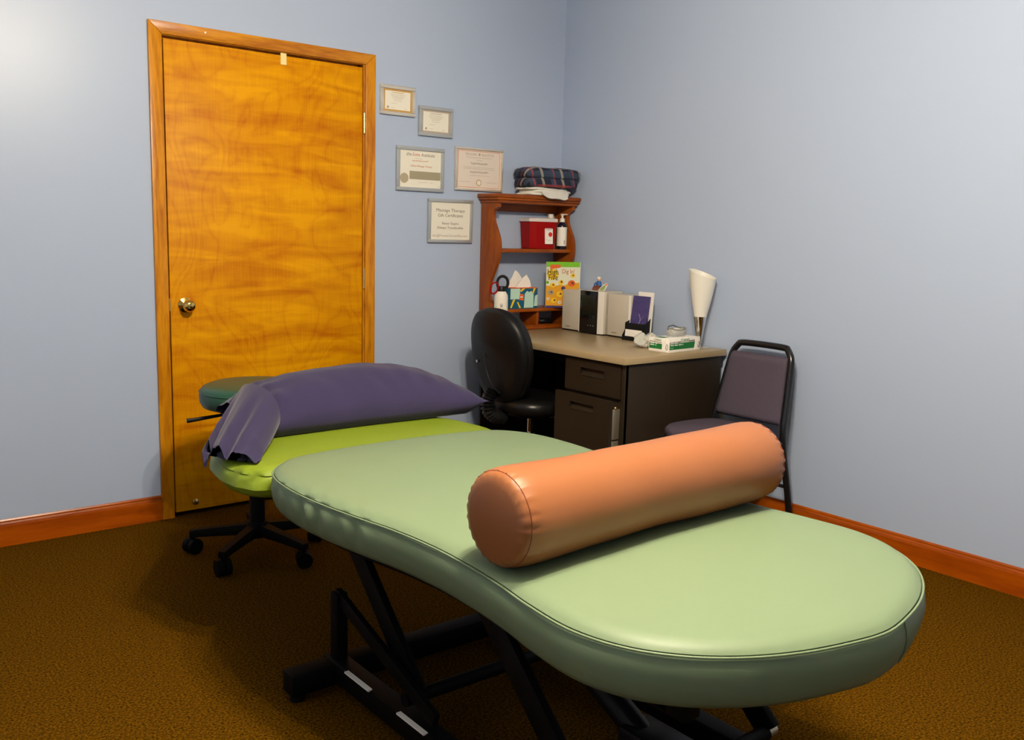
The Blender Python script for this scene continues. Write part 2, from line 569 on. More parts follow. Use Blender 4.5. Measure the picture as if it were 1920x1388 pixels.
# ------------------------------------------------------------------ ceiling fixture (bulbs give the room its light)
def emit(name, col, s):
    m = bpy.data.materials.new(name)
    m.use_nodes = True
    nt = m.node_tree
    nt.nodes.remove(nt.nodes['Principled BSDF'])
    e = nt.nodes.new('ShaderNodeEmission')
    e.inputs[0].default_value = (*col, 1)
    e.inputs[1].default_value = s
    nt.links.new(e.outputs[0], nt.nodes['Material Output'].inputs[0])
    return m
BULB = emit('bulb_glow', BULB_COLOR, BULB_STRENGTH)
FX = sum(b[0] for b in BULBS)/3
FY = sum(b[1] for b in BULBS)/3
fix = thing('ceiling_light_offscreen', 'three-bulb ceiling light hanging on a short stem over the table', 'ceiling light', (FX, FY, ZC))
MB().lathe([(0, 0), (.07, 0), (.066, -.02), (.03, -.035), (0, -.036)]).build('canopy', WHITE, fix)
MB().cyl((0, 0, -.03), (0, 0, -.13), .010).sphere((0, 0, -.135), .022).build('stem', WHITE, fix)
for bx_, by_, bz_ in BULBS:
    lx, ly, lz = bx_-FX, by_-FY, bz_-ZC
    a = MB().tube([(0, 0, -.135), (lx*.5, ly*.5, -.125), (lx*.9, ly*.9, -.135), (lx, ly, lz+.075)], .007).cyl((lx, ly, lz+.085), (lx, ly, lz+.032), .016).build('arm', WHITE, fix)
    t = MB()
    tb = bmesh.new()
    bmesh.ops.create_icosphere(tb, subdivisions=2, radius=.035)
    t.join(tb, Matrix.Translation((lx, ly, lz)))
    t.build('bulb_offscreen', BULB, a)

# ================================================================== TREATMENT TABLE
TCX = 1.478
def tcx(y):
    return TCX + (y-.8)*.010
table = thing('treatment_table', 'padded treatment table in pale sage vinyl on a black steel lift base', 'treatment table', (0, 0, 0))

def cushion(half, top, seam, bot, crown, wr=None, n=420, inset=0.085):
    """padded slab from a half outline (dx, y); returns MB and seam ring"""
    pts = [(tcx(y)+dx, y) for dx, y in half] + [(tcx(y)-dx, y) for dx, y in half[::-1][1:-1]]
    O = spline(pts, n)
    N = []
    for k in range(n):
        d = (O[(k+2) % n]-O[k-2]).normalized()
        N.append(Vector((d.y, -d.x)))
    ymin, ymax = min(p[1] for p in half)+.40, max(p[1] for p in half)-.30
    if ymin > ymax:
        ymin = ymax = (ymin+ymax)/2
    def ring(off, z, wav=0.0):
        out = []
        for k in range(n):
            e = off
            zz = z
            if wr and wav:
                dd = wr(O[k], k, wav)
                e += dd
            p = O[k]+N[k]*e
            out.append((p.x, p.y, zz))
        return out
    H = top-seam
    R = [ring(-.09, bot), ring(-.035, bot), ring(-.014, bot+.006), ring(-.002, bot+.020, .35), ring(.006, bot+.042, .8), ring(.0095, seam-.038, 1.0), ring(.0065, seam-.018, .8), ring(.001, seam-.004, .2),
         ring(-.0025, seam), ring(-.001, seam+.003, .15), ring(-.006, seam+H*.38, .6), ring(-.016, seam+H*.70, .5), ring(-.033, seam+H*.92, .3), ring(-.058, top, .1), ring(-inset, top+crown*.25)]
    for f in (.35, .7, 1.0):
        rr = []
        for k in range(n):
            p = O[k]-N[k]*inset
            c = Vector((tcx(p.y), min(max(p.y, ymin), ymax)))
            q = p.lerp(c, f)
            rr.append((q.x, q.y, top+crown*(.25+.75*math.sin(f*PI/2))))
        R.append(rr)
    mb = MB().rings(R, cap0=True)
    return mb, ring(.0030, seam), O, N

def wrinkle(p, k, wv):
    # puckers where the cover is pulled round the head-end corner
    s = 0
    if p.x < TCX and p.y > 1.45:
        a = math.exp(-((p.y-2.02)/.20)**2)
        s += a*.0075*math.sin(p.y*82 + wv*4.2)*(0.6+.4*math.sin(p.y*31+1))
    s += .0012*math.sin(k*.21+wv*2)*math.sin(k*.083)
    return s*min(wv*1.3, 1)

half_main = [(0, .774), (.10, .789), (.20, .818), (.29, .862), (.365, .922), (.42, 1.0), (.447, 1.1), (.441, 1.22), (.425, 1.33), (.415, 1.45),
             (.413, 1.58), (.425, 1.72), (.448, 1.85), (.470, 2.0), (.478, 2.14), (.465, 2.27), (.425, 2.36), (.35, 2.42), (.2, 2.448), (0, 2.458)]
mb, seam, O_main, N_main = cushion(half_main, .646, .626, .524, .006, wrinkle)
mainc = mb.build('main_cushion', VINYL, table, smooth=60)
MB().tube(seam, .0024, 8, closed=True).build('piping', PIPE, mainc, smooth=80)
# short upright seam at the foot corner
k0 = min(range(len(O_main)), key=lambda k: (O_main[k]-Vector((1.555, .785))).length)
pk, nk = O_main[k0], N_main[k0]
MB().tube([(pk.x+nk.x*e, pk.y+nk.y*e, z) for e, z in ((.002, .625), (.0085, .607), (.0105, .588), (.0080, .568), (.000, .545))], .0016, 6).build('side_seam', PIPE, mainc)

half_head = [(0, 2.405), (.28, 2.405), (.39, 2.42), (.452, 2.465), (.478, 2.54), (.480, 2.63), (.455, 2.76), (.400, 2.88), (.30, 2.965), (.15, 3.005), (0, 3.012)]
def wr_head(p, k, wv):
    s = .0015*math.sin(k*.3+wv*3)*math.sin(k*.11)
    if p.x < TCX and p.y < 2.7:
        s += .004*math.exp(-((p.y-2.47)/.07)**2)*math.sin(k*.75+wv*3)
    return s
mb, seamh, _, _ = cushion(half_head, .612, .586, .515, .004, wr_head, n=300)
headc = mb.build('head_cushion', LIME, table, smooth=60)
headc['label'] = 'lime green head cushion set lower than the main one'

# under-board, frame and lift base
def board(half, z0, z1, shrink, name):
    pts = [(tcx(y)+dx*shrink, 1.6+(y-1.6)*.93) for dx, y in half] + [(tcx(y)-dx*shrink, 1.6+(y-1.6)*.93) for dx, y in half[::-1][1:-1]]
    MB().prism([tuple(p) for p in spline(pts, 90)], 'Z', z0, z1).build(name, BLACKM, table)
board(half_main, .508, .526, .90, 'under_board')
box('head_under_board', (1.16, 2.36, .497), (1.80, 2.90, .517), BLACKM, table)
for x in (1.20, 1.74):
    box('frame_rail', (x, .98, .450), (x+.045, 2.62, .509), BLACKM, table, .004)
for y in (1.02, 1.62, 2.24):
    box('frame_crossbar', (1.20, y, .454), (1.785, y+.045, .507), BLACKM, table, .004)
for x in (1.165, 1.755):
    box('base_rail', (x, .92, .030), (x+.055, 2.27, .088), BLACKM, table, .004)
for y in (.92, 2.195):
    cf = box('cross_foot', (1.035, y, .022), (1.94, y+.065, .085), BLACKM, table, .006)
    for x in (1.065, 1.91):
        MB().cyl((x, y+.032, 0), (x, y+.032, .024), .022, n=18).build('levelling_foot', BLACKP, cf)
for x in (1.175, 1.765):
    box('upright_post', (x, 2.205, .085), (x+.035, 2.245, .285), BLACKM, table, .003)
    # lift arms: pairs leaning towards the foot end
    for y0, y1, zz0, zz1 in ((1.86, 2.26, .120, .490), (1.22, 1.62, .120, .490)):
        d = Vector((0, y1-y0, zz1-zz0))
        a = MB().box((-.011, 0, -.032), (.011, d.length, .032), .003)
        a.rot(math.atan2(d.z, d.y), 'X').move((x+.05, y0, zz0))
        arm = a.build('lift_arm', BLACKM, table)
        for yy, z_ in ((y0, zz0), (y1, zz1)):
            MB().cyl((x+.032, yy, z_), (x+.068, yy, z_), .014, n=16).build('pivot_bolt', STEEL, arm)
    d = Vector((0, -.50, -.16))
    a = MB().box((-.009, 0, -.02), (.009, d.length, .02), .003)
    a.rot(math.atan2(d.z, d.y), 'X').move((x+.018, 2.235, .275))
    a.build('brace', BLACKM, table)
for y in (1.86, 1.22):
    MB().cyl((1.18, y, .12), (1.80, y, .12), .018).build('torsion_bar', BLACKM, table)
act = MB().cyl((1.48, 1.30, .16), (1.48, 1.66, .33), .032).cyl((1.48, 1.62, .31), (1.48, 2.05, .47), .018)
act.box((1.43, 1.2, .10), (1.53, 1.36, .20), .01).build('actuator', BLACKP, table)
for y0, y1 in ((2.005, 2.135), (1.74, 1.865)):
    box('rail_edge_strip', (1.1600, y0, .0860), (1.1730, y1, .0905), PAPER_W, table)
box('foot_pedal', (1.60, 1.13, .33), (1.68, 1.17, .42), mat('amber_plastic', (.25, .07, .02, 1), .4), table, .008)

# ------------------------------------------------------------------ bolster
BA, BB, BR = Vector((1.069, 1.365, 0)), Vector((1.926, 1.392, 0)), .0975
bol = thing('bolster', 'terracotta orange vinyl bolster lying across the sage table', 'bolster', ((BA.x+BB.x)/2, (BA.y+BB.y)/2, .6505), math.atan2(BB.y-BA.y, BB.x-BA.x))
HL = (BB-BA).length/2
def bolster_r(u, th):
    # soft stuffing: slight waist, ripples and a flattened underside
    r = BR*(1 - .020*math.exp(-((u+.10)/.30)**2) + .018*math.exp(-((u-.70)/.25)**2) + .035*math.exp(-((u+1)/.30)**2))
    r += .0011*math.sin(u*5.3+th*1.0+.6)+.0006*math.sin(u*11-th*2)
    return r
def bol_pt(u, th, r, x):
    y, z = r*math.cos(th), r*math.sin(th)
    z = max(z, -BR*.965)
    return (x, y, z+BR*.965)
NT, R = 72, []
us = [-1+2*k/60 for k in range(61)]
for u in us:
    e = min(1, (1-abs(u))*HL/.035)
    edge = 1-.055*(1-e)**2
    x = u*(HL-.012)
    ring = []
    for k in range(NT):
        th = 2*PI*k/NT
        puck = .0028*(1-e)**1.5*math.sin(th*26)
        ring.append(bol_pt(u, th, bolster_r(u, th)*edge+puck, x))
    R.append(ring)
MB().rings(R).build('cover', ORANGE, bol, smooth=70)
for s in (-1, 1):
    R = []
    for f, dx in ((1.0, 0), (.965, .007), (.90, .0125), (.75, .0165), (.5, .020), (.22, .022)):
        R.append([bol_pt(s, 2*PI*k/NT, bolster_r(s, 2*PI*k/NT)*.945*f + .0022*(f > .85 and f < 1)*math.sin(2*PI*k/NT*26), s*(HL-.012+dx)) for k in range(NT)])
    cap = MB().rings(R, cap1=(s*(HL+.0105), 0, BR*.965)).build('end_cap', ORANGE, bol, smooth=70)
    MB().tube([bol_pt(s, 2*PI*k/NT, bolster_r(s, 2*PI*k/NT)*.9452, s*(HL-.0125)) for k in range(NT)], .0013, 6, closed=True).build('stitched_seam', ORANGE_D, cap)

# ------------------------------------------------------------------ pillow
pil = thing('pillow', 'indigo cotton pillow with a loose open hem on the head cushion', 'pillow', (1.635, 2.918, .614))
HT = [(-1.0, .085), (-.9, .125), (-.78, .158), (-.52, .181), (-.25, .192), (.08, .195), (.33, .188), (.55, .165), (.75, .135), (.9, .098), (1.0, .050)]
def ht(u):
    for (a, b), (c, d) in zip(HT, HT[1:]):
        if u <= c:
            f = (u-a)/(c-a)
            f = f*f*(3-2*f)*.5+f*.5
            return b+(d-b)*f
    return HT[-1][1]
def pillow_pt(u, v, side):
    # u: -1 open end .. 1 closed end ; v: -1 near .. 1 far
    ev = max(1-abs(v)**2.4, 0)**.58
    lx = .450*u + .012*max(u, 0)**6*abs(v)**3
    narrow = 1-.06*math.cos(u*PI/2)-.10*max(-u-.6, 0)
    ly = .190*v*narrow
    mid = .040 + .010*max(u, 0)**6
    wr = .0030*math.sin(9*u+4*v)*math.sin(6*v-3*u) + .006*math.exp(-((u+.9)/.25)**2)*math.sin(v*12+u*4)
    wr += .004*math.exp(-((v+.75)/.22)**2)*math.sin(u*26+v*5)*math.sin(u*7+1)
    if side > 0:
        z = mid + max(ht(u)-mid, 0)*ev + wr*ev
    else:
        z = mid - (mid-.002)*min(1, 1.5*(1-abs(v)**5))*min(1, (1-abs(u)**9)*1.3) + wr*.15
    return (lx, ly, max(z, .001))
NU, NV = 80, 48
mb = MB()
for side in (1, -1):
    R = [[pillow_pt(-1+2*i/NU, -1+2*j/NV, side) for j in range(NV+1)] for i in range(NU+1)]
    mb.rings(R, closed=False)
bmesh.ops.remove_doubles(mb.bm, verts=mb.bm.verts, dist=.0012)
bmesh.ops.recalc_face_normals(mb.bm, faces=mb.bm.faces)
mb.build('pillow_body', PILLOW, pil, smooth=75)
# loose open end of the case, pulled towards the near corner and folded over the cushion edge
def hem_ring(f, shrink=1.0, n=72):
    g = f*f*(3-2*f)
    C = Vector((1.255, 2.905, .690)).lerp(Vector((1.018, 2.600, .640)), f)
    C.z = .690-.058*math.sin(f*PI/2) - .020*max(f-.75, 0)/.25
    W = .172-.058*f
    Hh = (.078+.030*g*(1-g)-.056*g)*shrink
    out = []
    for k in range(n):
        a = 2*PI*k/n
        c, s_ = math.cos(a), math.sin(a)
        y = C.y + W*(abs(c)**.8)*(1 if c > 0 else -1)*shrink
        x = C.x - .035*f*c + .020*f*math.sin(a*2+1)
        fold = (.013*math.sin(c*8.5+.6)+.008*math.sin(c*15+2))*f
        z = C.z + Hh*s_ + fold + .012*f
        # follow the cushion: rest on its top, droop past its side
        edge = min(max((1.03-x)/.07, 0), 1)
        near = min(max((2.60-y)/.12, 0), 1)
        z = max(z, .617) if edge < .05 else z - .034*edge*edge*f - .012*near*f
        if x > .985 and z < .617:
            z = .617
        out.append((x-1.635, y-2.918, z-.614))
    return out
fs = [i/16 for i in range(17)]
R = [hem_ring(f) for f in fs] + [hem_ring(f, .93) for f in fs[::-1][:11]]
MB().rings(R, cap1=True).build('open_hem', PILLOW, pil, smooth=60)

# ------------------------------------------------------------------ rolling stool
st = thing('rolling_stool', 'round dark green rolling stool between the door and table head', 'stool', (1.452, 3.385, 0), .30)
MB().lathe([(0, .598), (.175, .598), (.198, .606), (.208, .625), (.210, .650), (.206, .668), (.196, .680), (.17, .690), (.10, .694), (0, .695)], n=56).build('seat', DKGREEN, st, smooth=60)
MB().tube([(.2085*math.cos(a*2*PI/64), .2085*math.sin(a*2*PI/64), .664) for a in range(64)], .0022, 6, closed=True).build('seat_piping', DKGREEN, st)
MB().box((-.09, -.08, .578), (.09, .08, .600), .006).build('seat_plate', BLACKM, st)
MB().lathe([(0, .10), (.034, .10), (.030, .14), (.029, .40), (.022, .405), (.021, .58), (0, .58)], n=30).build('column', BLACKM, st)
MB().tube([(-.05, .02, .578), (-.12, .06, .572), (-.20, .11, .560), (-.225, .125, .557)], [.006, .006, .008, .009]).build('height_lever', BLACKP, st)
MB().lathe([(0, .075), (.045, .075), (.048, .10), (.040, .135), (0, .14)], n=30).build('hub', BLACKM, st)
label_tab = box('paper_tag', (-.012, -.0305, .455), (.012, -.0292, .485), PAPER, st)
def caster_mb(x, y):
    m = MB()
    a = math.atan2(y, x)+.9
    dx, dy = math.cos(a), math.sin(a)
    for s in (-1, 1):
        c = Vector((x-dy*s*.015, y+dx*s*.015, .031))
        e = Vector((-dy*s*.011, dx*s*.011, 0))
        m.cyl(c-e, c+e, .031, n=22)
    m.cyl((x, y, .03), (x, y, .075), .009, n=12)
    m.sphere((x, y, .038), .022, (1, 1, .9), 16, 10)
    return m
for k in range(5):
    a = 2*PI*k/5 - .28
    ex, ey = .262*math.cos(a), .262*math.sin(a)
    R = []
    for f, w_, h_, z in ((.12, .026, .022, .105), (.5, .021, .018, .096), (.85, .018, .015, .086), (1.0, .016, .013, .080)):
        c = Vector((ex*f, ey*f, z))
        n_ = Vector((-math.sin(a), math.cos(a), 0))
        R.append([c+n_*w_*.8+Vector((0, 0, h_)), c+n_*w_, c+n_*w_*.9-Vector((0, 0, h_)), c-n_*w_*.9-Vector((0, 0, h_)), c-n_*w_, c-n_*w_*.8+Vector((0, 0, h_))])
    lg = MB().rings(R, cap0=True, cap1=True).build('leg', BLACKM, st, smooth=30)
    caster_mb(ex*.97, ey*.97).build('caster', BLACKM, lg)

# ================================================================== DESK
DT = .770
desk = thing('desk', 'charcoal steel desk with a taupe laminate top against the right wall', 'desk', (0, 0, 0))
X0, X1, Y0, Y1 = 2.862, 3.552, 2.772, 3.862
tp = MB().box((X0, Y0, DT-.031), (X1, Y1, DT), .003).build('desktop', LAMIN, desk)
MB().box((X0-.0012, Y0+.002, DT-.030), (X0+.003, Y1, DT-.0025), .0008).box((X0, Y0-.0012, DT-.030), (X1-.002, Y0+.003, DT-.0025), .0008).build('edge_band', LAMIN, tp)
PX = 2.885
box('pedestal', (PX+.012, 2.796, .04), (3.53, 3.178, DT-.031), DESKM, desk, .003)
box('end_panel', (PX, 2.786, .02), (3.535, 2.800, DT-.031), DESKM, desk, .003)
box('pedestal_stile', (PX-.001, 2.786, .02), (PX+.02, 2.808, DT-.033), DESKM, desk, .002)
box('plinth', (PX+.03, 2.80, 0), (3.50, 3.17, .045), BLACKM, desk)
box('modesty_panel', (3.40, 3.178, .25), (3.415, 3.83, DT-.031), DESKM, desk)
box('far_end_panel', (PX, 3.83, 0), (3.535, 3.845, DT-.031), DESKM, desk)
box('centre_rail', (PX+.03, 3.178, DT-.075), (PX+.05, 3.83, DT-.031), BLACKM, desk)
box('foot_glide', (3.50, 2.79, 0), (3.53, 2.82, .02), BLACKP, desk)
box('rear_cap', (3.53, 2.79, DT-.075), (3.55, 2.83, DT-.031), BLACKP, desk)
def drawer(xf, z0, z1, hz0, hz1, depth):
    y0, y1 = 2.812, 3.172
    hy0, hy1 = 2.912, 3.068
    # front with a recessed pull: frame pieces round the pocket
    m = MB()
    m.box((xf, y0, z0), (xf+.018, hy0, z1)).box((xf, hy1, z0), (xf+.018, y1, z1)).box((xf, hy0, z0), (xf+.018, hy1, hz0)).box((xf, hy0, hz1), (xf+.018, hy1, z1))
    bmesh.ops.remove_doubles(m.bm, verts=m.bm.verts, dist=1e-5)
    d = m.build('drawer', DESKM, desk, smooth=0)
    pk_ = MB().box((xf+.014, hy0-.002, hz0-.002), (xf+.017, hy1+.002, hz1+.002))
    pk_.prism([(xf+.001, hz0), (xf+.014, hz0), (xf+.014, hz0+.016)], 'Y', hy0, hy1)
    pk_.build('recessed_pull', DESKM, d, smooth=0)
    rim = MB()
    for a, b in (((hy0-.004, hz0-.004), (hy1+.004, hz0)), ((hy0-.004, hz1), (hy1+.004, hz1+.004)), ((hy0-.004, hz0), (hy0, hz1)), ((hy1, hz0), (hy1+.004, hz1))):
        rim.box((xf-.0025, a[0], a[1]), (xf+.004, b[0], b[1]), .0008)
    rim.build('pull_rim', DESKM, d)
    box('drawer_box', (xf+.018, y0+.022, z0+.02), (xf+.018+depth, y1-.022, z1-.06), DESKM, d)
    return d
drawer(PX-.004, .582, .728, .660, .693, .010)
ld = drawer(PX-.062, .16, .578, .511, .541, .07)
box('slide_rail', (PX-.044, 2.824, .40), (PX+.014, 2.836, .535), STEEL, ld, .001)
box('slide_rail', (PX-.044, 2.826, .25), (PX+.014, 2.834, .392), STEEL, ld, .001)
MB().sphere((PX-.012, 2.828, .541), .008, n=12, m=8).build('slide_roller', BRASS_D, ld)

# ------------------------------------------------------------------ hutch bookcase
HX0, HX1, HYB = 3.004, 3.548, 4.022
hut = thing('desk_hutch', 'stained pine wall hutch with curved sides behind the far end of the desk', 'hutch', (0, 0, 0))
prof = [(3.872, DT), (3.872, .885), (3.905, .905), (3.928, .94), (3.936, .985), (3.928, 1.03), (3.905, 1.075), (3.880, 1.12), (3.862, 1.165), (3.857, 1.22), (3.866, 1.265), (3.886, 1.305), (3.908, 1.345), (3.916, 1.38),
        (3.914, 1.398), (3.905, 1.411), (3.888, 1.418), (3.872, 1.424), (3.872, 1.450)]
smoothp = [Vector(p) for p in prof[:2]] + spline(prof[1:-1], 60, closed=False)[1:] + [Vector(prof[-1])]
for x in (HX0, HX1-.020):
    MB().prism([(p[0], p[1]) for p in smoothp] + [(HYB, 1.450), (HYB, DT)], 'X', x, x+.020, .0015).build('side_panel', PINE_Z, hut, smooth=40)
# top board with a stepped moulding
def mould(off, z0, z1, bev):
    return ((HX0-off, 3.868-off*.8, z0), (min(HX1+off, XR-.002), HYB, z1))
m = MB()
for off, z0, z1, bev in ((.008, 1.446, 1.462, .003), (.020, 1.460, 1.474, .005), (.029, 1.473, 1.493, .006)):
    a, b = mould(off, z0, z1, bev)
    m.box(a, b, bev)
m.build('top_board', PINE_X, hut)
box('top_rail', (HX0+.020, HYB-.018, 1.405), (HX1-.020, HYB, 1.447), PINE_X, hut)
box('shelf', (HX0+.020, 3.876, 1.188), (HX1-.020, HYB, 1.207), PINE_X, hut, .002)
box('lower_shelf', (HX0+.020, 3.862, .868), (HX1-.020, HYB, .886), PINE_X, hut, .003)
box('divider', (3.292, 3.880, .788), (3.312, HYB, .868), PINE_Z, hut, .0015)
MB().box((HX0-.004, 3.866, DT), (HX1+.004, HYB, .783), .003).box((HX0, 3.872, .782), (HX1, HYB, .792), .002).build('base_board', PINE_X, hut)

# ---- things on the hutch
def folded(name, label, cat, loc, layers, m, sx, sy, rz=0, seed=1, uvscale=1.0):
    """stack of soft folded layers"""
    rnd = random.Random(seed)
    t = thing(name, label, cat, loc, rz)
    z = 0
    for i, (hh, ox, oy, kx, ky, amp) in enumerate(layers):
        R, n = [], 64
        hx, hy = sx*kx, sy*ky
        ph = rnd.random()*6
        for f, zf in ((.80, 0), (.93, .04), (.985, .2), (1, .5), (.985, .8), (.92, .97), (.75, 1.0), (.35, 1.02)):
            ring = []
            for k in range(n):
                a = 2*PI*k/n
                c, s = math.cos(a), math.sin(a)
                e = 5.0
                rr = (abs(c)**e+abs(s)**e)**(-1/e)
                x, y = rr*c*hx*f, rr*s*hy*f
                wv = amp*(math.sin(x*38+ph+i)+math.sin(y*45+ph*2)+.6*math.sin(a*9+ph))
                ring.append((x+ox, y+oy, z+hh*zf+wv*(.3+.7*zf)))
            R.append(ring)
        mb = MB().rings(R, cap0=True, cap1=True)
        o = mb.build('fold', m, t, smooth=60)
        uv = o.data.uv_layers.new(name='UVMap')
        for lp in o.data.loops:
            v = o.data.vertices[lp.vertex_index].co
            uv.data[lp.index].uv = (v.x+.35*v.z, v.y+v.z*.9)
        z += hh*.93
    return t
folded('folded_linen', 'folded white linen sheet under the plaid blanket', 'linen', (3.352, 3.925, 1.494),
       [(.016, 0, 0, 1, 1, .0012), (.015, .012, -.004, .97, 1.0, .0016), (.013, -.01, .002, .98, .95, .0014)], LINEN, .150, .082, .06, 3)
folded('plaid_blanket', 'navy plaid blanket folded on top of the hutch', 'blanket', (3.362, 3.912, 1.5395),
       [(.050, .0, 0, 1, 1, .0018), (.055, .004, -.004, 1.06, 1.03, .0022)], PLAID, .172, .092, -.10, 5)
# drooping linen corner over the moulding
m = MB()
R = []
for i in range(11):
    s = i/10
    ring = []
    for j in range(13):
        t = j/12
        x = 3.275+.185*t+.012*math.sin(s*5)
        y = 3.862-.040*s-.012*math.sin(t*PI)
        z = 1.532-.052*s*(.6+.5*math.sin(t*2.6))+.006*math.sin(t*9+s*3)
        ring.append((x, y, z))
    R.append(ring + [(p[0], p[1]+.004, p[2]-.002) for p in ring[::-1]])
m.rings(R, cap0=True, cap1=True)
tag(m.build('pillowcase', LINEN, smooth=60), 'crumpled white pillowcase corner hanging over the hutch top edge', 'linen')

bin_ = thing('sharps_container', 'red plastic sharps bin with a milky lid on the middle shelf', 'sharps bin', (3.348, 3.945, 1.2075), -.10)
R = []
for z, hx, hy in ((0, .072, .050), (.004, .076, .053), (.148, .084, .060), (.150, .084, .060)):
    c = .028
    R.append([(-hx+c, -hy, z), (hx-.01, -hy, z), (hx, -hy+.01, z), (hx, hy, z), (-hx, hy, z), (-hx, -hy+c, z)])
MB().rings(R, cap0=True, cap1=True).build('bin_body', RED, bin_, smooth=20)
R = []
for z, hx, hy in ((.148, .089, .064), (.163, .089, .064), (.167, .085, .060), (.169, .065, .045)):
    c = .028
    R.append([(-hx+c, -hy, z), (hx-.01, -hy, z), (hx, -hy+.01, z), (hx, hy, z), (-hx, hy, z), (-hx, -hy+c, z)])
MB().rings(R, cap0=True, cap1=True).build('lid', LIDM, bin_, smooth=20)
lb = MB().box((.000, -.0605, .028), (.053, -.0595, .125)).rot(math.radians(-3.5), 'X', (0, -.060, .075)).build('warning_label', PAPER_W, bin_)
MB().cyl((.036, -.0622, .080), (.036, -.0600, .080), .0125, n=24).build('warning_disc', RED_I, bin_)
for i, (z, x0, x1) in enumerate(((.112, .008, .040), (.106, .008, .046), (.050, .008, .013), (.045, .008, .016), (.047, .020, .044))):
    box('print_line', (x0, -.0622, z), (x1, -.0598, z+.002), INK_L if i != 2 and i != 3 else INK, bin_)

pb = thing('pump_bottle', 'dark lotion bottle with white label and white pump on the hutch', 'bottle', (3.486, 3.908, 1.2075), .2)
MB().lathe([(0, 0), (.026, 0), (.0275, .003), (.0275, .125), (.024, .138), (.014, .148), (.012, .152), (0, .152)]).build('bottle_body', NAVY, pb)
MB().lathe([(.0278, .018), (.0283, .018), (.0283, .122), (.0278, .122)]).build('label_wrap', PAPER_W, pb)
MB().lathe([(0, .150), (.0145, .150), (.0145, .166), (.010, .171), (.006, .173), (.006, .188), (0, .188)]).box((-.008, -.008, .186), (.008, .008, .196), .003).box((0, -.006, .189), (.040, .006, .196), .002).build('pump', WHITE, pb)
box('label_seam', (.0, -.0288, .018), (.0012, -.0280, .122), INK_K, pb)
box('label_print', (-.012, -.0284, .028), (-.009, -.0262, .050), INK, pb)
box('label_print', (.012, -.0270, .112), (.024, -.0150, .115), INK, pb)
wb = thing('white_capped_bottle', 'small bottle with a white cap behind the red sharps bin', 'bottle', (3.470, 3.988, 1.2075))
MB().lathe([(0, 0), (.026, 0), (.027, .004), (.027, .14), (.020, .158), (.014, .165), (0, .165)]).build('bottle_body', WHITE, wb)
MB().lathe([(0, .163), (.0165, .163), (.0165, .190), (.0155, .193), (0, .193)]).build('cap', WHITE, wb)

# water bottle, tissues, magazine on the lower shelf
wt = thing('water_bottle', 'white insulated water bottle with black loop cap and red carabiner', 'water bottle', (2.993, 3.815, DT), 0)
MB().lathe([(0, 0), (.034, 0), (.0365, .004), (.0365, .185), (.034, .200), (.026, .214), (.022, .219), (0, .219)]).build('bottle_body', WHITE, wt)
MB().lathe([(0, .218), (.024, .218), (.024, .240), (.022, .244), (0, .244)]).tube([(.020, 0, .236)]+[(.006+.028*math.cos(a), 0, .262+.034*math.sin(a)) for a in [PI*(-.25+1.35*k/16) for k in range(17)]]+[(-.018, 0, .24)], .0075, 10).build('loop_cap', BLACKP, wt)
MB().tube([(-.020+.020*math.cos(a)-.018, -.015, .232+.030*math.sin(a)) for a in [2*PI*k/20 for k in range(20)]], .0042, 8, closed=True).rot(.3, 'Y', (-.03, 0, .235)).build('carabiner', RED, wt)
em = MB().tube([(.000+.0055*math.cos(a), -.0372, .148+.006*math.sin(a)) for a in [2*PI*k/18 for k in range(18)]], .0008, 6, closed=True)
em.tube([(-.007, -.0368, .134), (0, -.0373, .143), (.007, -.0368, .134)], .0009, 6).sphere((0, -.0372, .1445), .0022, n=8, m=6).build('emblem', INK_K, wt)
wt.rotation_euler = (0, 0, -.6)

tb_ = thing('tissue_box', 'teal yellow and mint tissue box with a tissue pulled up', 'tissue box', (3.192, 3.925, .8865), 0)
MB().box((-.095, -.058, 0), (.095, .058, .112), .001).build('carton', TEAL, tb_)
for nm, pts, mm in (
        ('panel_print', [(-.095, .052), (-.035, .052), (-.030, .060), (-.030, .110), (-.095, .110)], MINT),
        ('panel_print', [(.000, .004), (.066, .004), (.066, .075), (.050, .095), (.034, .088), (.020, .096), (.004, .080)], MINT),
        ('panel_print', [(.070, .012), (.094, .012), (.094, .075), (.076, .068)], MINT),
        ('panel_print', [(-.095, .008), (-.086, .004), (-.062, .050), (-.076, .050)], YELL),
        ('panel_print', [(-.050, .036), (-.042, .038), (-.020, .004), (-.032, .004)], YELL),
        ('panel_print', [(-.030, .098), (-.010, .110), (.008, .110), (-.022, .090)], YELL),
        ('panel_print', [(.056, .082), (.066, .080), (.080, .110), (.066, .110)], YELL),
        ('panel_print', [(-.036, .048), (-.004, .044), (-.004, .078), (-.030, .080)], ORNG),
        ('panel_print', [(-.095, .109), (.095, .109), (.095, .112), (-.095, .112)], ORNG)):
    MB().prism(pts, 'Y', -.0590, -.0575).build(nm, mm, tb_, smooth=0)
box('panel_print', (-.028, -.0595, .060), (-.010, -.0588, .066), PAPER_W, tb_)
MB().box((-.0955, -.0585, .1115), (.0955, .0585, .1125)).build('carton_top', ORNG, tb_)
ts = MB()
for sg, pts in ((-1, [(-.062, 0), (-.058, .012), (-.020, .060), (-.004, .094), (.014, .078), (.036, .050), (.020, .020), (.012, 0)]), (1, [(-.030, 0), (-.010, .026), (.022, .056), (.044, .072), (.066, .040), (.074, .004), (.060, 0)])):
    A = []
    for k in range(9):
        f = k/8
        # sheet crumples front to back
        A.append([(x*(1-.12*f)+.012*f*sg, -.010*sg+.020*(f-.5)+.006*math.sin(x*60+f*5), .112+z*(1-.22*abs(f-.45))) for x, z in pts])
    ts.rings(A, cap0=True, cap1=True)
ts.build('tissue', PAPER_W, tb_, smooth=25)

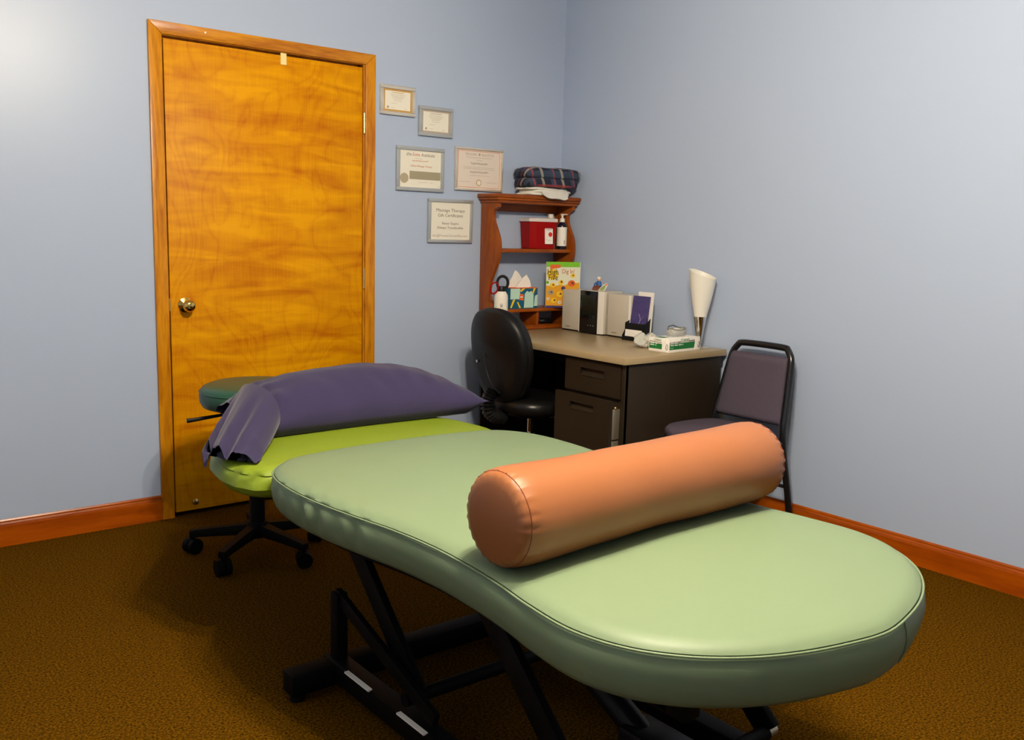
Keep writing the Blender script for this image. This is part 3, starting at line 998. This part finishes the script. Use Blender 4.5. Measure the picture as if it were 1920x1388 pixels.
# magazine
mg = thing('childrens_magazine', 'yellow and green illustrated magazine leaning on the hutch side', 'magazine', (3.447, 3.838, .8865), -.30)
MB().box((-.103, 0, 0), (.103, .012, .252), .001).build('pages', PAPER, mg)
FYm = -.0012
def pr(pts, m_, nm='cover_print', d=0.0):
    return MB().prism(pts, 'Y', FYm-d, .0005).build(nm, m_, mg, smooth=0)
pr([(-.104, 0), (.098, 0), (.098, .253), (-.104, .253)], CREAMP, 'cover')
pr([(-.104, .225), (.098, .225), (.098, .253), (-.104, .253)], LGREEN, d=.0004)
pr([(-.104, .01), (.098, .01), (.098, .14), (.07, .135), (.04, .142), (.01, .122), (-.02, .128), (-.06, .118), (-.104, .122)], YELL2, d=.0004)
pr([(-.104, 0), (.098, 0), (.098, .006), (-.06, .012), (-.104, .012)], PURP, d=.0006)
pr([(-.082, .212), (-.020, .222), (-.022, .238), (-.082, .238)], ORNG, d=.0008)
def blob(x, z, rx, rz_, m_, d):
    pr([(x+rx*math.cos(2*PI*k/16), z+rz_*math.sin(2*PI*k/16)) for k in range(16)], m_, d=d)
blob(-.066, .184, .036, .030, YELL, .0008)
rm = random.Random(4)
for x, z, r_, mm in ((.055, .178, .014, YELL), (-.015, .14, .016, YELL), (.05, .135, .022, ORNG), (.0, .108, .013, PURP), (-.065, .125, .016, YELL), (-.075, .085, .018, GREY), (-.02, .075, .020, YELL),
                     (.02, .05, .016, YELL), (-.055, .04, .018, YELL), (-.02, .03, .012, CREAMP), (-.09, .05, .010, CREAMP), (.07, .09, .02, YELL), (-.098, .14, .010, LGREEN), (.06, .13, .009, BROWN), (-.012, .145, .006, BROWN)):
    blob(x, z, r_, r_*.8, mm, .0012+rm.random()*.0006)
    blob(x+r_*.2, z+r_*.1, r_*.35, r_*.3, BROWN if mm is not CREAMP else ORNG, .0022)
lettering('High', .046, (-.066, FYm-.0022, .196), FACE_NY, INK_K, mg, sx=.8)
lettering('Five', .046, (-.064, FYm-.0022, .166), FACE_NY, INK_K, mg, sx=.8)
lettering('Dig In!', .034, (.028, FYm-.0012, .200), FACE_NY, INK_O, mg, sx=.85)

cub = thing('cable_bundle', 'dark coiled device lead in the hutch cubbyhole', 'cable', (3.40, 3.93, .7925))
MB().tube([((.055+.006*math.sin(3*a))*math.cos(a), .030*math.sin(a), .008+.010*(a/(6*PI))+.004*math.sin(a*2)) for a in [6*PI*k/70 for k in range(71)]], .0042, 8).build('lead', BLACKP, cub)
MB().box((-.03, -.018, .012), (.03, .012, .030), .004).build('adapter', BLACKP, cub)

# ---- stereo
def speaker(label, y0, y1, tilt):
    yc = (y0+y1)/2
    w_ = (y1-y0)/2
    t = thing('bookshelf_speaker', label, 'speaker', (3.478, yc, DT), tilt, 'silver stereo speakers')
    pts = [(-.062, w_), (-.066, w_-.004), (-.067, -w_+.016), (-.060, -w_+.004), (-.050, -w_), (.062, -w_), (.062, w_)]
    MB().prism(pts, 'Z', .008, .222, .0015).build('cabinet', SILVER, t)
    MB().box((-.060, -w_+.003, 0), (.060, w_-.003, .010), .002).build('plinth', BLACKP, t)
    MB().prism([(-.0665, -w_+.017), (-.0615, -w_+.0015), (-.058, -w_+.002), (-.062, -w_+.017)], 'Z', .008, .222).build('edge_highlight', SILVER_B, t)  # highlight along the rounded edge, painted in as brighter silver
    box('brand_print', (-.0678, w_*.10, .022), (-.0664, w_*.55, .0255), INK, t)
    return t
speaker('silver stereo speaker on the desk next to the children\'s magazine', 3.652, 3.802, .02)
speaker('silver stereo speaker on the desk next to the brochure holder', 3.285, 3.447, .02)
sr = thing('stereo_unit', 'black-fronted stereo with silver side between two silver speakers', 'stereo', (3.470, 3.552, DT), .02)
MB().prism([(-.070, .092), (-.075, .088), (-.075, -.060), (-.060, -.092), (.060, -.092), (.060, .092)], 'Z', .006, .230, .0015).build('body', SILVER, sr)
MB().box((-.0775, -.046, .004), (-.070, .086, .228), .002).build('front_panel', SCREEN, sr)
MB().prism([(-.0768, -.048), (-.0768, -.058), (-.066, -.082), (-.060, -.080), (-.068, -.05)], 'Z', .006, .230).build('silver_column', SILVER_B, sr)
MB().prism([(-.0765, .092), (-.0765, .087), (-.070, .087), (-.070, .092)], 'Z', .006, .230).build('silver_edge', SILVER_B, sr)
box('display', (-.0785, -.030, .10), (-.0770, .068, .205), mat('dim_display', (.012, .013, .008, 1), .15), sr)
MB().box((-.065, -.088, 0), (.055, .088, .008), .002).build('plinth', BLACKP, sr)
for y in (-.02, .0, .02):
    MB().cyl((-.0790, y, .045), (-.0770, y, .045), .003, n=10).build('button', INK, sr)

fg = thing('desk_figurine', 'little figurine in a blue top sitting on the stereo', 'figurine', (3.480, 3.590, DT+.230), .1)
R = [[(r_*math.cos(2*PI*k/16)*.8, r_*math.sin(2*PI*k/16), z) for k in range(16)] for r_, z in ((.011, .012), (.016, .020), (.016, .032), (.012, .044), (.006, .050))]
MB().rings(R, cap0=True, cap1=True).build('body', BLUEP, fg, smooth=60)
MB().sphere((0, 0, .058), .0105).sphere((-.009, 0, .057), .002, n=8, m=6).build('head', SKIN, fg)
MB().lathe([(.0112, .061), (.0115, .064), (.009, .070), (0, .072)]).build('cap', WHITE, fg)
MB().tube([(-.006, .008, .018), (-.024, .010, .014), (-.026, .010, .003)], .0055, 8).tube([(-.006, -.008, .018), (-.024, -.010, .014), (-.026, -.010, .003)], .0055, 8).sphere((0, 0, .012), .013, (1, 1.1, .9)).build('legs', BROWN, fg)
MB().tube([(0, .013, .042), (-.010, .020, .032), (-.016, .016, .022)], .0045, 8).tube([(0, -.013, .042), (-.010, -.020, .032), (-.016, -.016, .022)], .0045, 8).build('arms', BLUEP, fg)
cc = thing('picture_card', 'die-cut brown and leaf-green card propped on the stereo', 'card', (3.462, 3.555, DT+.230), .05)
MB().prism([(.058, 0), (.052, .018), (.030, .026), (.004, .026), (.004, 0)], 'X', -.006, -.004).build('brown_half', BROWN, cc, smooth=0)
MB().prism([(.012, 0), (-.006, .018), (-.030, .034), (-.048, .042), (-.056, .032), (-.046, .016), (-.034, 0)], 'X', -.009, -.007).build('leaf_half', PAPER_W, cc, smooth=0)
MB().prism([(.004, .002), (-.010, .016), (-.032, .029), (-.044, .030), (-.040, .016), (-.030, .002)], 'X', -.0098, -.0088).build('leaf_print', mat('soft_leaf_print', srgb(150, 170, 105), .7), cc, smooth=0)
MB().prism([(-.040, .033), (-.048, .039), (-.053, .032), (-.046, .027)], 'X', -.0100, -.0088).build('orange_print', ORNG, cc, smooth=0)

# ---- brochure holder, brochures, cards
bh = thing('brochure_holder', 'black two-tier acrylic brochure holder on the desk', 'brochure holder', (3.400, 3.228, DT), .04)
MB().box((-.030, -.062, 0), (.052, .062, .004), .001).box((-.030, -.062, .002), (-.026, .062, .022), .001).box((-.012, -.062, .002), (-.008, .062, .088), .001).box((.046, -.062, .002), (.050, .062, .125), .001).build('trays', BLACKP, bh)
for y in (-.064, .061):
    MB().prism([(-.030, .0), (-.030, .024), (-.010, .052), (-.010, .088), (.012, .094), (.050, .125), (.050, 0)], 'Y', y, y+.003).build('cheek', BLACKP, bh, smooth=0)
bc = MB().box((-.0245, -.052, .005), (-.0145, .052, .055)).rot(.12, 'Y', (-.02, 0, .005)).build('business_cards', PAPER_W)
bc.location = (3.400, 3.228, DT); bc.rotation_euler = (0, 0, .04)
tag(bc, 'stack of white business cards in the holder\'s front tray', 'cards')
br = thing('brochures', 'purple and blue brochures standing in the black holder', 'brochure', (3.400, 3.228, DT), .04)
MB().box((.002, -.054, .005), (.014, .050, .226)).rot(.13, 'Y', (.002, 0, .005)).build('leaflet', PURP, br)
MB().tube([(.0045, .010-.028*math.sin(t*2.4), .06+.075*t) for t in [k/14 for k in range(15)]], .0016, 6).tube([(.0055, -.022+.02*math.sin(t*3+1), .055+.07*t) for t in [k/14 for k in range(15)]], .0012, 6).move((.004, 0, 0)).build('swirl_print', mat('lilac_print', srgb(150, 140, 185), .5), br)
wl = MB().box((.030, -.068, .005), (.037, .030, .245)).rot(.06, 'Y', (.03, 0, .005)).build('white_leaflets', PAPER_W)
wl.location = (3.400, 3.228, DT); wl.rotation_euler = (0, 0, .04)
tag(wl, 'tall white leaflets behind the purple brochures', 'leaflet')

# ---- glove box
gb = thing('glove_box', 'white and green exam glove carton on the desk corner', 'glove box', (3.186, 2.812, DT), .075)
GL, GW, GH = .236, .118, .062
MB().box((0, 0, 0), (GL, GW, GH), .0008).build('carton', PAPER_W, gb)
# front face (-Y), reads from -Y
MB().prism([(.004, .012), (.190, .012), (.196, .042), (.004, .038)], 'Y', -.0008, .0005).build('green_band', GREEN_I, gb, smooth=0)
MB().prism([(.004, .040), (.198, .044), (.198, .050), (.004, .046)], 'Y', -.0008, .0005).build('grey_band', INK, gb, smooth=0)
lettering('CURAD', .020, (.117, -.0018, .051), FACE_NY, GREEN_I, gb, sx=1.0)
MB().box((.085, -.0012, .043), (.150, .0002, .060), .0003).build('brand_panel', PAPER_W, gb)
for x0_, x1_, z_, h2 in ((.010, .070, .0400, .0045), (.010, .108, .0300, .0050), (.010, .034, .0185, .0016)):
    n_ = int((x1_-x0_)/.006)
    for k in range(n_):
        if k % 5 != 4:
            box('print_mark', (x0_+k*.006, -.0013, z_), (x0_+k*.006+.0042, -.0004, z_+h2), PAPER_W, gb)
for y0_, y1_, z_, h2 in ((.064, .108, .0345, .004), (.070, .108, .0265, .0045)):
    for k in range(int((y1_-y0_)/.006)):
        if k % 5 != 4:
            box('print_mark', (-.0013, y1_-k*.006-.0042, z_), (-.0004, y1_-k*.006, z_+h2), PAPER_W, gb)
def hand_print(face, off):
    # drawn glove on the carton
    pts = [(0, 0), (.020, 0), (.022, .020), (.032, .034), (.030, .040), (.022, .034), (.021, .052), (.016, .052), (.014, .036), (.011, .054), (.007, .053), (.006, .036), (.001, .048), (-.003, .046), (.000, .028)]
    return [(off+a, .004+b) for a, b in pts]
MB().prism(hand_print(0, .196), 'Y', -.0012, .0005).build('glove_print', PAPER_W, gb, smooth=0)
MB().tube([(.226+.006*math.cos(a), -.0008, .026+.014*math.sin(a)) for a in [2*PI*k/16 for k in range(16)]], .0010, 6, closed=True).build('strap_print', INK_K, gb)
# left face (-X)
MB().prism([(.032, .012), (.114, .012), (.114, .040), (.036, .036)], 'X', -.0008, .0005).build('green_band', GREEN_I, gb, smooth=0)
MB().prism([(.036, .040), (.114, .044), (.114, .047), (.036, .043)], 'X', -.0008, .0005).build('grey_band', INK, gb, smooth=0)
lettering('CURAD', .013, (-.0014, .066, .053), FACE_NX, GREEN_I, gb)
MB().prism([(.040-(a-.196), b) for a, b in hand_print(0, .196)], 'X', -.0012, .0005).build('glove_print', PAPER_W, gb, smooth=0)
MB().tube([(-.0008, .012+.005*math.cos(a), .024+.013*math.sin(a)) for a in [2*PI*k/16 for k in range(16)]], .0010, 6, closed=True).build('strap_print', INK_K, gb)
# top
box('green_top_print', (.020, .050, GH-.0004), (.060, .100, GH+.0006), GREEN_I, gb)
MB().lathe([(.028, GH), (.030, GH+.001), (.0, GH+.001)], (0, 0, 0)).move((.150, .06, 0)).build('dispensing_slot', PAPER, gb)

gg = thing('safety_goggles', 'clear plastic safety goggles resting on the glove carton', 'goggles', (3.325, 2.895, DT+GH+.001), .15)
R = []
for z, e in ((0, 0), (.012, .004), (.026, .004), (.034, -.002)):
    R.append([((.062+e)*math.cos(a)*(1-.1*math.cos(2*a)), (.030+e)*math.sin(a), z+.003*math.cos(2*a)) for a in [2*PI*k/36 for k in range(36)]])
MB().rings(R).build('lens_shell', CLEAR, gg, smooth=60)
MB().tube([(.064*math.cos(a)*(1-.1*math.cos(2*a)), .032*math.sin(a), .034+.003*math.cos(2*a)) for a in [2*PI*k/36 for k in range(36)]], .0022, 8, closed=True).build('rim', mat('smoky_rim', srgb(120, 115, 105), .3), gg)
MB().tube([(-.055, .01, .030), (-.03, .026, .044), (0, .02, .048), (.03, .028, .042), (.054, .01, .03)], .003, 8).build('strap', mat('grey_strap', srgb(85, 90, 90), .6), gg)
R = []
for i in range(8):
    s = i/7
    R.append([((.050*math.sin(PI*(s*.86+.07)))*math.cos(a)*(1+.18*math.sin(3*a+s*5)), (.026*math.sin(PI*(s*.86+.07)))*math.sin(a)*(1+.2*math.sin(4*a+s*3)), .002+.036*s) for a in [2*PI*k/24 for k in range(24)]])
tg = MB().rings(R, cap0=True, cap1=True).build('gloves_inside', mat('pale_glove', srgb(222, 218, 205), .6), gg, smooth=30)

bg = thing('plastic_bag', 'crumpled clear plastic bag beside the glove carton', 'plastic bag', (3.245, 3.010, DT), .2)
rb = random.Random(11)
ph = [rb.random()*6 for _ in range(6)]
R = []
for i in range(12):
    s = i/11
    prf = math.sin(PI*(.12+.80*s))**.7
    R.append([((.062*prf)*math.cos(a)*(1+.30*math.sin(3*a+ph[0]+s*6)+.16*math.sin(7*a+ph[1]+s*5)), (.048*prf)*math.sin(a)*(1+.26*math.sin(4*a+ph[2]+s*7)+.14*math.sin(9*a+ph[3]-s*6)), .002+.062*s+.008*s*math.sin(2*a+ph[4])) for a in [2*PI*k/40 for k in range(40)]])
MB().rings(R, cap0=True, cap1=True).build('bag_film', mat('bag_film', srgb(225, 225, 215), .18, trans=.35, ior=1.2), bg, smooth=18)

# ---- lamp
lp = thing('uplight_lamp', 'table lamp with a slanted frosted glass shade and chrome cone stem', 'lamp', (3.476, 2.882, DT), 0)
MB().lathe([(0, 0), (.049, 0), (.051, .003), (.049, .007), (.032, .012), (.014, .018), (0, .018)], n=44).build('base', CHROME, lp)
MB().lathe([(0, .012), (.010, .012), (.012, .020), (.030, .142), (.0315, .150), (0, .150)], n=40).build('stem', CHROME, lp)
R = []
NL = 48
for f, rr in ((0, .030), (.15, .036), (.4, .047), (.7, .058), (1, .066)):
    R.append([(rr*math.cos(2*PI*k/NL), rr*math.sin(2*PI*k/NL), .148 + f*(.206 + .022*math.sin(2*PI*k/NL)-.008*math.cos(2*PI*k/NL))) for k in range(NL)])
R2 = [[(p[0]*.95, p[1]*.95, p[2]) for p in r] for r in R[::-1]]
MB().rings(R+R2, cap0=True).build('shade', SHADE, lp, smooth=50)
cd = MB().tube(spline([(3.562, 2.842, .76), (3.560, 2.838, .60), (3.558, 2.80, .52), (3.556, 2.786, .46), (3.556, 2.78, .38), (3.553, 2.77, .2), (3.55, 2.765, .02)], 40, closed=False), .004, 8).build('power_cord', CORD)
tag(cd, 'tan lamp cord hanging behind the desk end', 'cord')
pg = thing('plug_lead', 'small pale plug on a dark lead in the desk knee space', 'plug', (3.33, 3.76, .3), 0)
MB().sphere((0, 0, .0), .017, (1.5, .8, .8)).cyl((.02, 0, 0), (.034, 0, 0), .006).build('plug_head', PAPER, pg)
MB().tube(spline([(.03, 0, 0), (.055, 0, -.01), (.066, .0, -.12), (.065, .01, -.296)], 20, closed=False), .004, 8).build('lead', BLACKP, pg)

# ================================================================== OFFICE CHAIR
oc = thing('office_chair', 'black swivel office chair with oval back pulled up to the desk', 'office chair', (2.955, 3.505, 0), 0)
def superring(cx, cz_, hy, hz, x, e=2.6, n=56, bend=0.0, bendz=0.0):
    out = []
    for k in range(n):
        a = 2*PI*k/n
        c, s = math.cos(a), math.sin(a)
        r_ = (abs(c)**e+abs(s)**e)**(-1/e)
        y, z = r_*c*hy, r_*s*hz
        y *= 1 - .16*max(-s, 0) + .02
        out.append((x + bend*(y/hy)**2*hy + bendz*(z/hz), y, cz_+z))
    return out
bx0 = -.255
R = [superring(0, .70, .06, .07, bx0-.006, bend=.12, bendz=-.030), superring(0, .70, .150, .170, bx0-.004, bend=.12, bendz=-.030), superring(0, .70, .190, .212, bx0+.002, bend=.12, bendz=-.030), superring(0, .70, .203, .226, bx0+.014, bend=.12, bendz=-.030), superring(0, .70, .206, .230, bx0+.030, bend=.12, bendz=-.030), superring(0, .70, .205, .228, bx0+.034, bend=.12, bendz=-.03)]
MB().rings(R, cap0=True, cap1=True).build('back_shell', BLACKP, oc, smooth=50)
R = [superring(0, .702, .204, .227, bx0+.036, bend=.12, bendz=-.030), superring(0, .702, .209, .232, bx0+.048, bend=.12, bendz=-.030), superring(0, .702, .204, .226, bx0+.068, bend=.12, bendz=-.030), superring(0, .702, .17, .19, bx0+.084, bend=.12, bendz=-.030), superring(0, .702, .06, .07, bx0+.088, bend=.12, bendz=-.03)]
MB().rings(R, cap0=True, cap1=True).build('back_cushion', BLACKV, oc, smooth=50)
MB().tube(spline([(bx0+.002, .045, .80), (bx0-.003, .050, .72), (bx0-.003, .035, .63), (bx0+.002, -.005, .565), (bx0+.012, -.06, .525)], 40, closed=False), .0032, 8).build('shell_groove', BLACKV, oc)
MB().cyl((bx0-.010, .105, .665), (bx0+.006, .105, .665), .007, n=14).build('screw', CHROME, oc)
# ribbed bellows over the back bar
bel = spline([(bx0+.010, .0, .530), (bx0-.012, 0, .49), (bx0-.010, 0, .44), (bx0+.030, 0, .405), (bx0+.09, 0, .395)], 60, closed=False)
MB().tube(bel, [.030+.007*math.cos(2*PI*i/4) for i in range(60)], 20).build('bellows', BLACKP, oc, smooth=60)
R = []
def seat_ring(f, z, n=56):
    out = []
    for k in range(n):
        a = 2*PI*k/n
        c, s = math.cos(a), math.sin(a)
        e = 3.2
        r_ = (abs(c)**e+abs(s)**e)**(-1/e)
        out.append((.015+r_*c*.225*f, r_*s*.235*f, z + .010*math.cos(a)*-1*f*f))
    return out
for f, z in ((.55, .412), (.90, .415), (.98, .430), (1.0, .452), (.98, .472), (.92, .486), (.75, .492), (.35, .488)):
    R.append(seat_ring(f, z))
MB().rings(R, cap0=True, cap1=True).build('seat', BLACKV, oc, smooth=50)
MB().box((-.10, -.07, .385), (.10, .07, .416), .008).build('mechanism', BLACKM, oc)
MB().cyl((0, 0, .30), (0, 0, .39), .014, n=20).lathe([(0, .290), (.026, .290), (.026, .300), (0, .302)]).build('gas_lift', CHROME, oc)
MB().lathe([(0, .07), (.038, .07), (.032, .12), (.025, .292), (0, .292)], n=26).build('column', BLACKP, oc)
for k in range(5):
    a = 2*PI*k/5+.3
    ex, ey = .27*math.cos(a), .27*math.sin(a)
    R = []
    for f, w_, h_, z in ((.1, .028, .024, .10), (.5, .022, .019, .094), (1.0, .016, .013, .080)):
        c = Vector((ex*f, ey*f, z))
        n_ = Vector((-math.sin(a), math.cos(a), 0))
        R.append([c+n_*w_*.8+Vector((0, 0, h_)), c+n_*w_, c+n_*w_*.9-Vector((0, 0, h_)), c-n_*w_*.9-Vector((0, 0, h_)), c-n_*w_, c-n_*w_*.8+Vector((0, 0, h_))])
    lg = MB().rings(R, cap0=True, cap1=True).build('leg', BLACKP, oc, smooth=30)
    caster_mb(ex*.97, ey*.97).build('caster', BLACKP, lg)

# ================================================================== STACKING CHAIR
sc = thing('stacking_chair', 'black tube stacking chair with lavender-grey fabric against the right wall', 'chair', (3.245, 2.522, 0), 0)
# local: x towards wall (back), y along the wall
def backx(z):
    return .165 + (z-.45)*.215
ZT = .822
loop = [(backx(.46), .190, .46), (backx(.60), .178, .60), (backx(.72), .166, .72), (backx(.775), .158, .775), (backx(.805), .138, .806), (backx(ZT), .108, ZT)]
loop = loop + [(x, -y, z) for x, y, z in loop[::-1]]
low = [(.262, .196, .012), (.222, .197, .18), (.175, .195, .36)]
path = spline(low + loop + [(x, -y, z) for x, y, z in low[::-1]], 130, closed=False)
MB().tube(path, .0150, 12).build('back_frame', BLACKG, sc, smooth=60)
for s in (1, -1):
    MB().cyl((.2635, s*.196, 0), (.260, s*.196, .022), .0145, n=16).build('foot_cap', BLACKP, sc)
    fl = MB().tube(spline([(-.205, s*.190, .0), (-.190, s*.188, .20), (-.175, s*.182, .395), (-.150, s*.178, .410), (0, s*.182, .412), (.165, s*.190, .415)], 50, closed=False), .0115, 12).build('front_leg', BLACKG, sc, smooth=60)
def pad(zs, w_of, th, name, m, n=26):
    R = []
    for z in zs:
        w_ = w_of(z)
        e0 = (z-zs[0])/(zs[-1]-zs[0])
        edge = min(1, min(e0, 1-e0)/.06)
        t = th*(.35+.65*math.sqrt(max(edge, 0)))
        ring = []
        for k in range(n):
            a = 2*PI*k/n
            c, s = math.cos(a), math.sin(a)
            r_ = (abs(c)**4+abs(s)**4)**(-.25)
            ring.append((backx(z) - .004 - t*.35 + r_*s*t*.5, r_*c*w_*(.97+.03*edge), z))
        R.append(ring)
    return MB().rings(R, cap0=True, cap1=True).build(name, m, sc, smooth=50)
zz = [.490+(.782-.490)*k/24 for k in range(25)]
pad(zz, lambda z: .176-(z-.49)*.085, .036, 'back_pad', FABRIC)
R = []
for f, z in ((.86, .418), (.97, .424), (1.0, .442), (.99, .458), (.94, .470), (.80, .477), (.4, .480)):
    ring = []
    for k in range(60):
        a = 2*PI*k/60
        c, s = math.cos(a), math.sin(a)
        e = 4.5
        r_ = (abs(c)**e+abs(s)**e)**(-1/e)
        ring.append((-.020+r_*c*.190*f, r_*s*.205*f*(1-.05*c), z-.006*c*c*f))
    R.append(ring)
MB().rings(R, cap0=True, cap1=True).build('seat', FABRIC, sc, smooth=50)
MB().cyl((.215, .196, .21), (.215, -.196, .21), .008).cyl((-.19, .188, .20), (-.19, -.188, .20), .008).build('stretcher', BLACKG, sc)

# ================================================================== CERTIFICATES
def certificate(label, x0, x1, z0, z1, bw, frame_m, paper_m, rz=0.0):
    t = thing('framed_certificate', label, 'certificate', ((x0+x1)/2, YB-.002, (z0+z1)/2), 0, 'frames on the door wall')
    t.rotation_euler = (math.radians(1.0), rz, 0)
    w_, h_ = (x1-x0)/2, (z1-z0)/2
    m = MB()
    for a, b in (((-w_, -h_), (w_, -h_+bw)), ((-w_, h_-bw), (w_, h_)), ((-w_, -h_+bw), (-w_+bw, h_-bw)), ((w_-bw, -h_+bw), (w_, h_-bw))):
        m.box((a[0], -.016, a[1]), (b[0], .0, b[1]), .0015)
    m.build('frame', frame_m, t)
    box('sheet', (-w_+bw*.9, -.008, -h_+bw*.9), (w_-bw*.9, -.004, h_-bw*.9), paper_m, t)
    return t, w_-bw, h_-bw
def line(t, x0, x1, z, h_=.0022, m_=INK_L):
    return box('print_line', (x0, -.0088, z), (x1, -.0078, z+h_), m_, t)
def script(t, x0, x1, z, amp, m_=INK, seed=1):
    r = random.Random(seed)
    n = 60
    pts = [(x0+(x1-x0)*k/n+amp*.35*math.sin(k*1.3), -.0086, z+amp*math.sin(k*1.1+r.random()*.5)*(.5+.5*math.sin(k*.23+seed)**2)) for k in range(n+1)]
    MB().tube(pts, .0008, 5).build('script_line', m_, t)
def border(t, w_, h_, b, m_, name='border_print'):
    m = MB()
    for a, c in (((-w_, -h_), (w_, -h_+b)), ((-w_, h_-b), (w_, h_)), ((-w_, -h_+b), (-w_+b, h_-b)), ((w_-b, -h_+b), (w_, h_-b))):
        m.box((a[0], -.0086, a[1]), (c[0], -.0078, c[1]))
    m.build(name, m_, t, smooth=0)
def disc(t, x, z, r, m_, name='seal'):
    MB().cyl((x, -.0090, z), (x, -.0078, z), r, n=28).build(name, m_, t)
def licence(label, x0, x1, z0, z1, bm, fm):
    t, w_, h_ = certificate(label, x0, x1, z0, z1, .017, fm, PAPER)
    border(t, w_*.99, h_*.99, .0085, bm)
    script(t, -.42*w_, .42*w_, h_*.70, .0030, GOLD if bm is GOLD else INK_L, 3)
    for k, (a, b) in enumerate(((-.52, .52), (-.45, .45), (-.38, .38), (-.30, .30))):
        line(t, a*w_, b*w_, h_*(.50-.13*k), .0014, INK_L)
    line(t, -.30*w_, .25*w_, -h_*.05, .0012, INK_L)
    line(t, -.45*w_, -.05*w_, -h_*.28, .0012, INK_L)
    line(t, -.45*w_, -.20*w_, -h_*.66, .0012, INK_L)
    line(t, .45*w_, .66*w_, -h_*.72, .0012, INK_L)
    disc(t, -.68*w_, -h_*.64, .0062, INK_L)
    return t
licence('small cream licence with gold border beside the door casing', 2.378, 2.576, 1.848, 1.988, GOLD, FRAME_S)
licence('small grey-bordered licence in a grey frame between two larger rows', 2.600, 2.806, 1.764, 1.910, INK_L, FRAME)
t, w_, h_ = certificate('cream institute certificate with a grey bar and round seal', 2.472, 2.755, 1.488, 1.706, .018, FRAME, PAPER)
lettering('the', .024, (-.070, -.0082, h_*.82-.004), FACE_NY, INK, t, shear=.3, fit=.030)
lettering('Soma', .024, (-.028, -.0082, h_*.82-.004), FACE_NY, INK_O, t, shear=.3, fit=.045)
lettering('Institute', .024, (.043, -.0082, h_*.82-.004), FACE_NY, INK, t, shear=.3, fit=.080)
line(t, -.035, .012, h_*.55, .0016, INK_L)
script(t, -.050, .045, h_*.44, .0032, INK_O, 7)
lettering('Clinical Massage Therapy', .013, (.004, -.0082, h_*.16), FACE_NY, INK_O, t, fit=.130, shear=.2)
box('grey_panel', (-w_*.52, -.0086, -h_*.56), (w_*.985, -.0078, -h_*.12), GREY, t)
disc(t, -w_*.77, -h_*.52, .0245, SEALG)
for a, b, z in ((-.10, .35, -.72), (.45, .62, -.72), (.86, .98, -.90)):
    line(t, a*w_, b*w_, z*h_, .0012, INK_L)
t, w_, h_ = certificate('blush diploma in a thin bright silver frame above the hutch', 2.826, 3.138, 1.506, 1.728, .011, FRAME_S, PAPER_P)
border(t, w_*.955, h_*.945, .0022, INK_O)
lettering('THE SOMA', .017, (-.055, -.0082, h_*.76), FACE_NY, INK_L, t, fit=.075)
lettering('INSTITUTE', .017, (.055, -.0082, h_*.76), FACE_NY, INK_L, t, fit=.078)
disc(t, 0, h_*.78, .006, GOLD, 'crest')
line(t, -.085, .085, h_*.60, .0015, INK_L)
line(t, -.018, .018, h_*.47, .0015, INK_L)
script(t, -.055, .055, h_*.30, .0065, INK, 2)
line(t, -.105, .100, h_*.10, .0015, INK_L)
line(t, -.100, .100, h_*.02, .0015, INK_L)
script(t, -.060, .060, -h_*.14, .0060, INK, 5)
line(t, -.060, .070, -h_*.32, .0014, INK_L)
line(t, -.13, -.055, -h_*.66, .0014, INK_L)
line(t, .050, .12, -h_*.66, .0014, INK_L)
disc(t, 0, -h_*.68, .0165, GOLD)
MB().cyl((0, -.0094, -h_*.68), (0, -.0085, -h_*.68), .0125, n=24).build('seal_face', PAPER, t)
disc(t, 0, -h_*.68, .005, GOLD)
t, w_, h_ = certificate('cream gift certificate notice in a grey frame, lowest of the group', 2.662, 2.943, 1.232, 1.456, .0165, FRAME, PAPER)
for s_, z, f_ in (('Massage Therapy', .56, .180), ('Gift Certificates', .29, .158), ('Never Expire', -.14, .104), ('Always Transferable', -.37, .165), ('info@PreventChronicPain.com', -.80, .222)):
    lettering(s_, .023 if z > .2 else .019, (0, -.0082, z*h_), FACE_NY, INK if z > -.5 else INK_L, t, fit=f_)
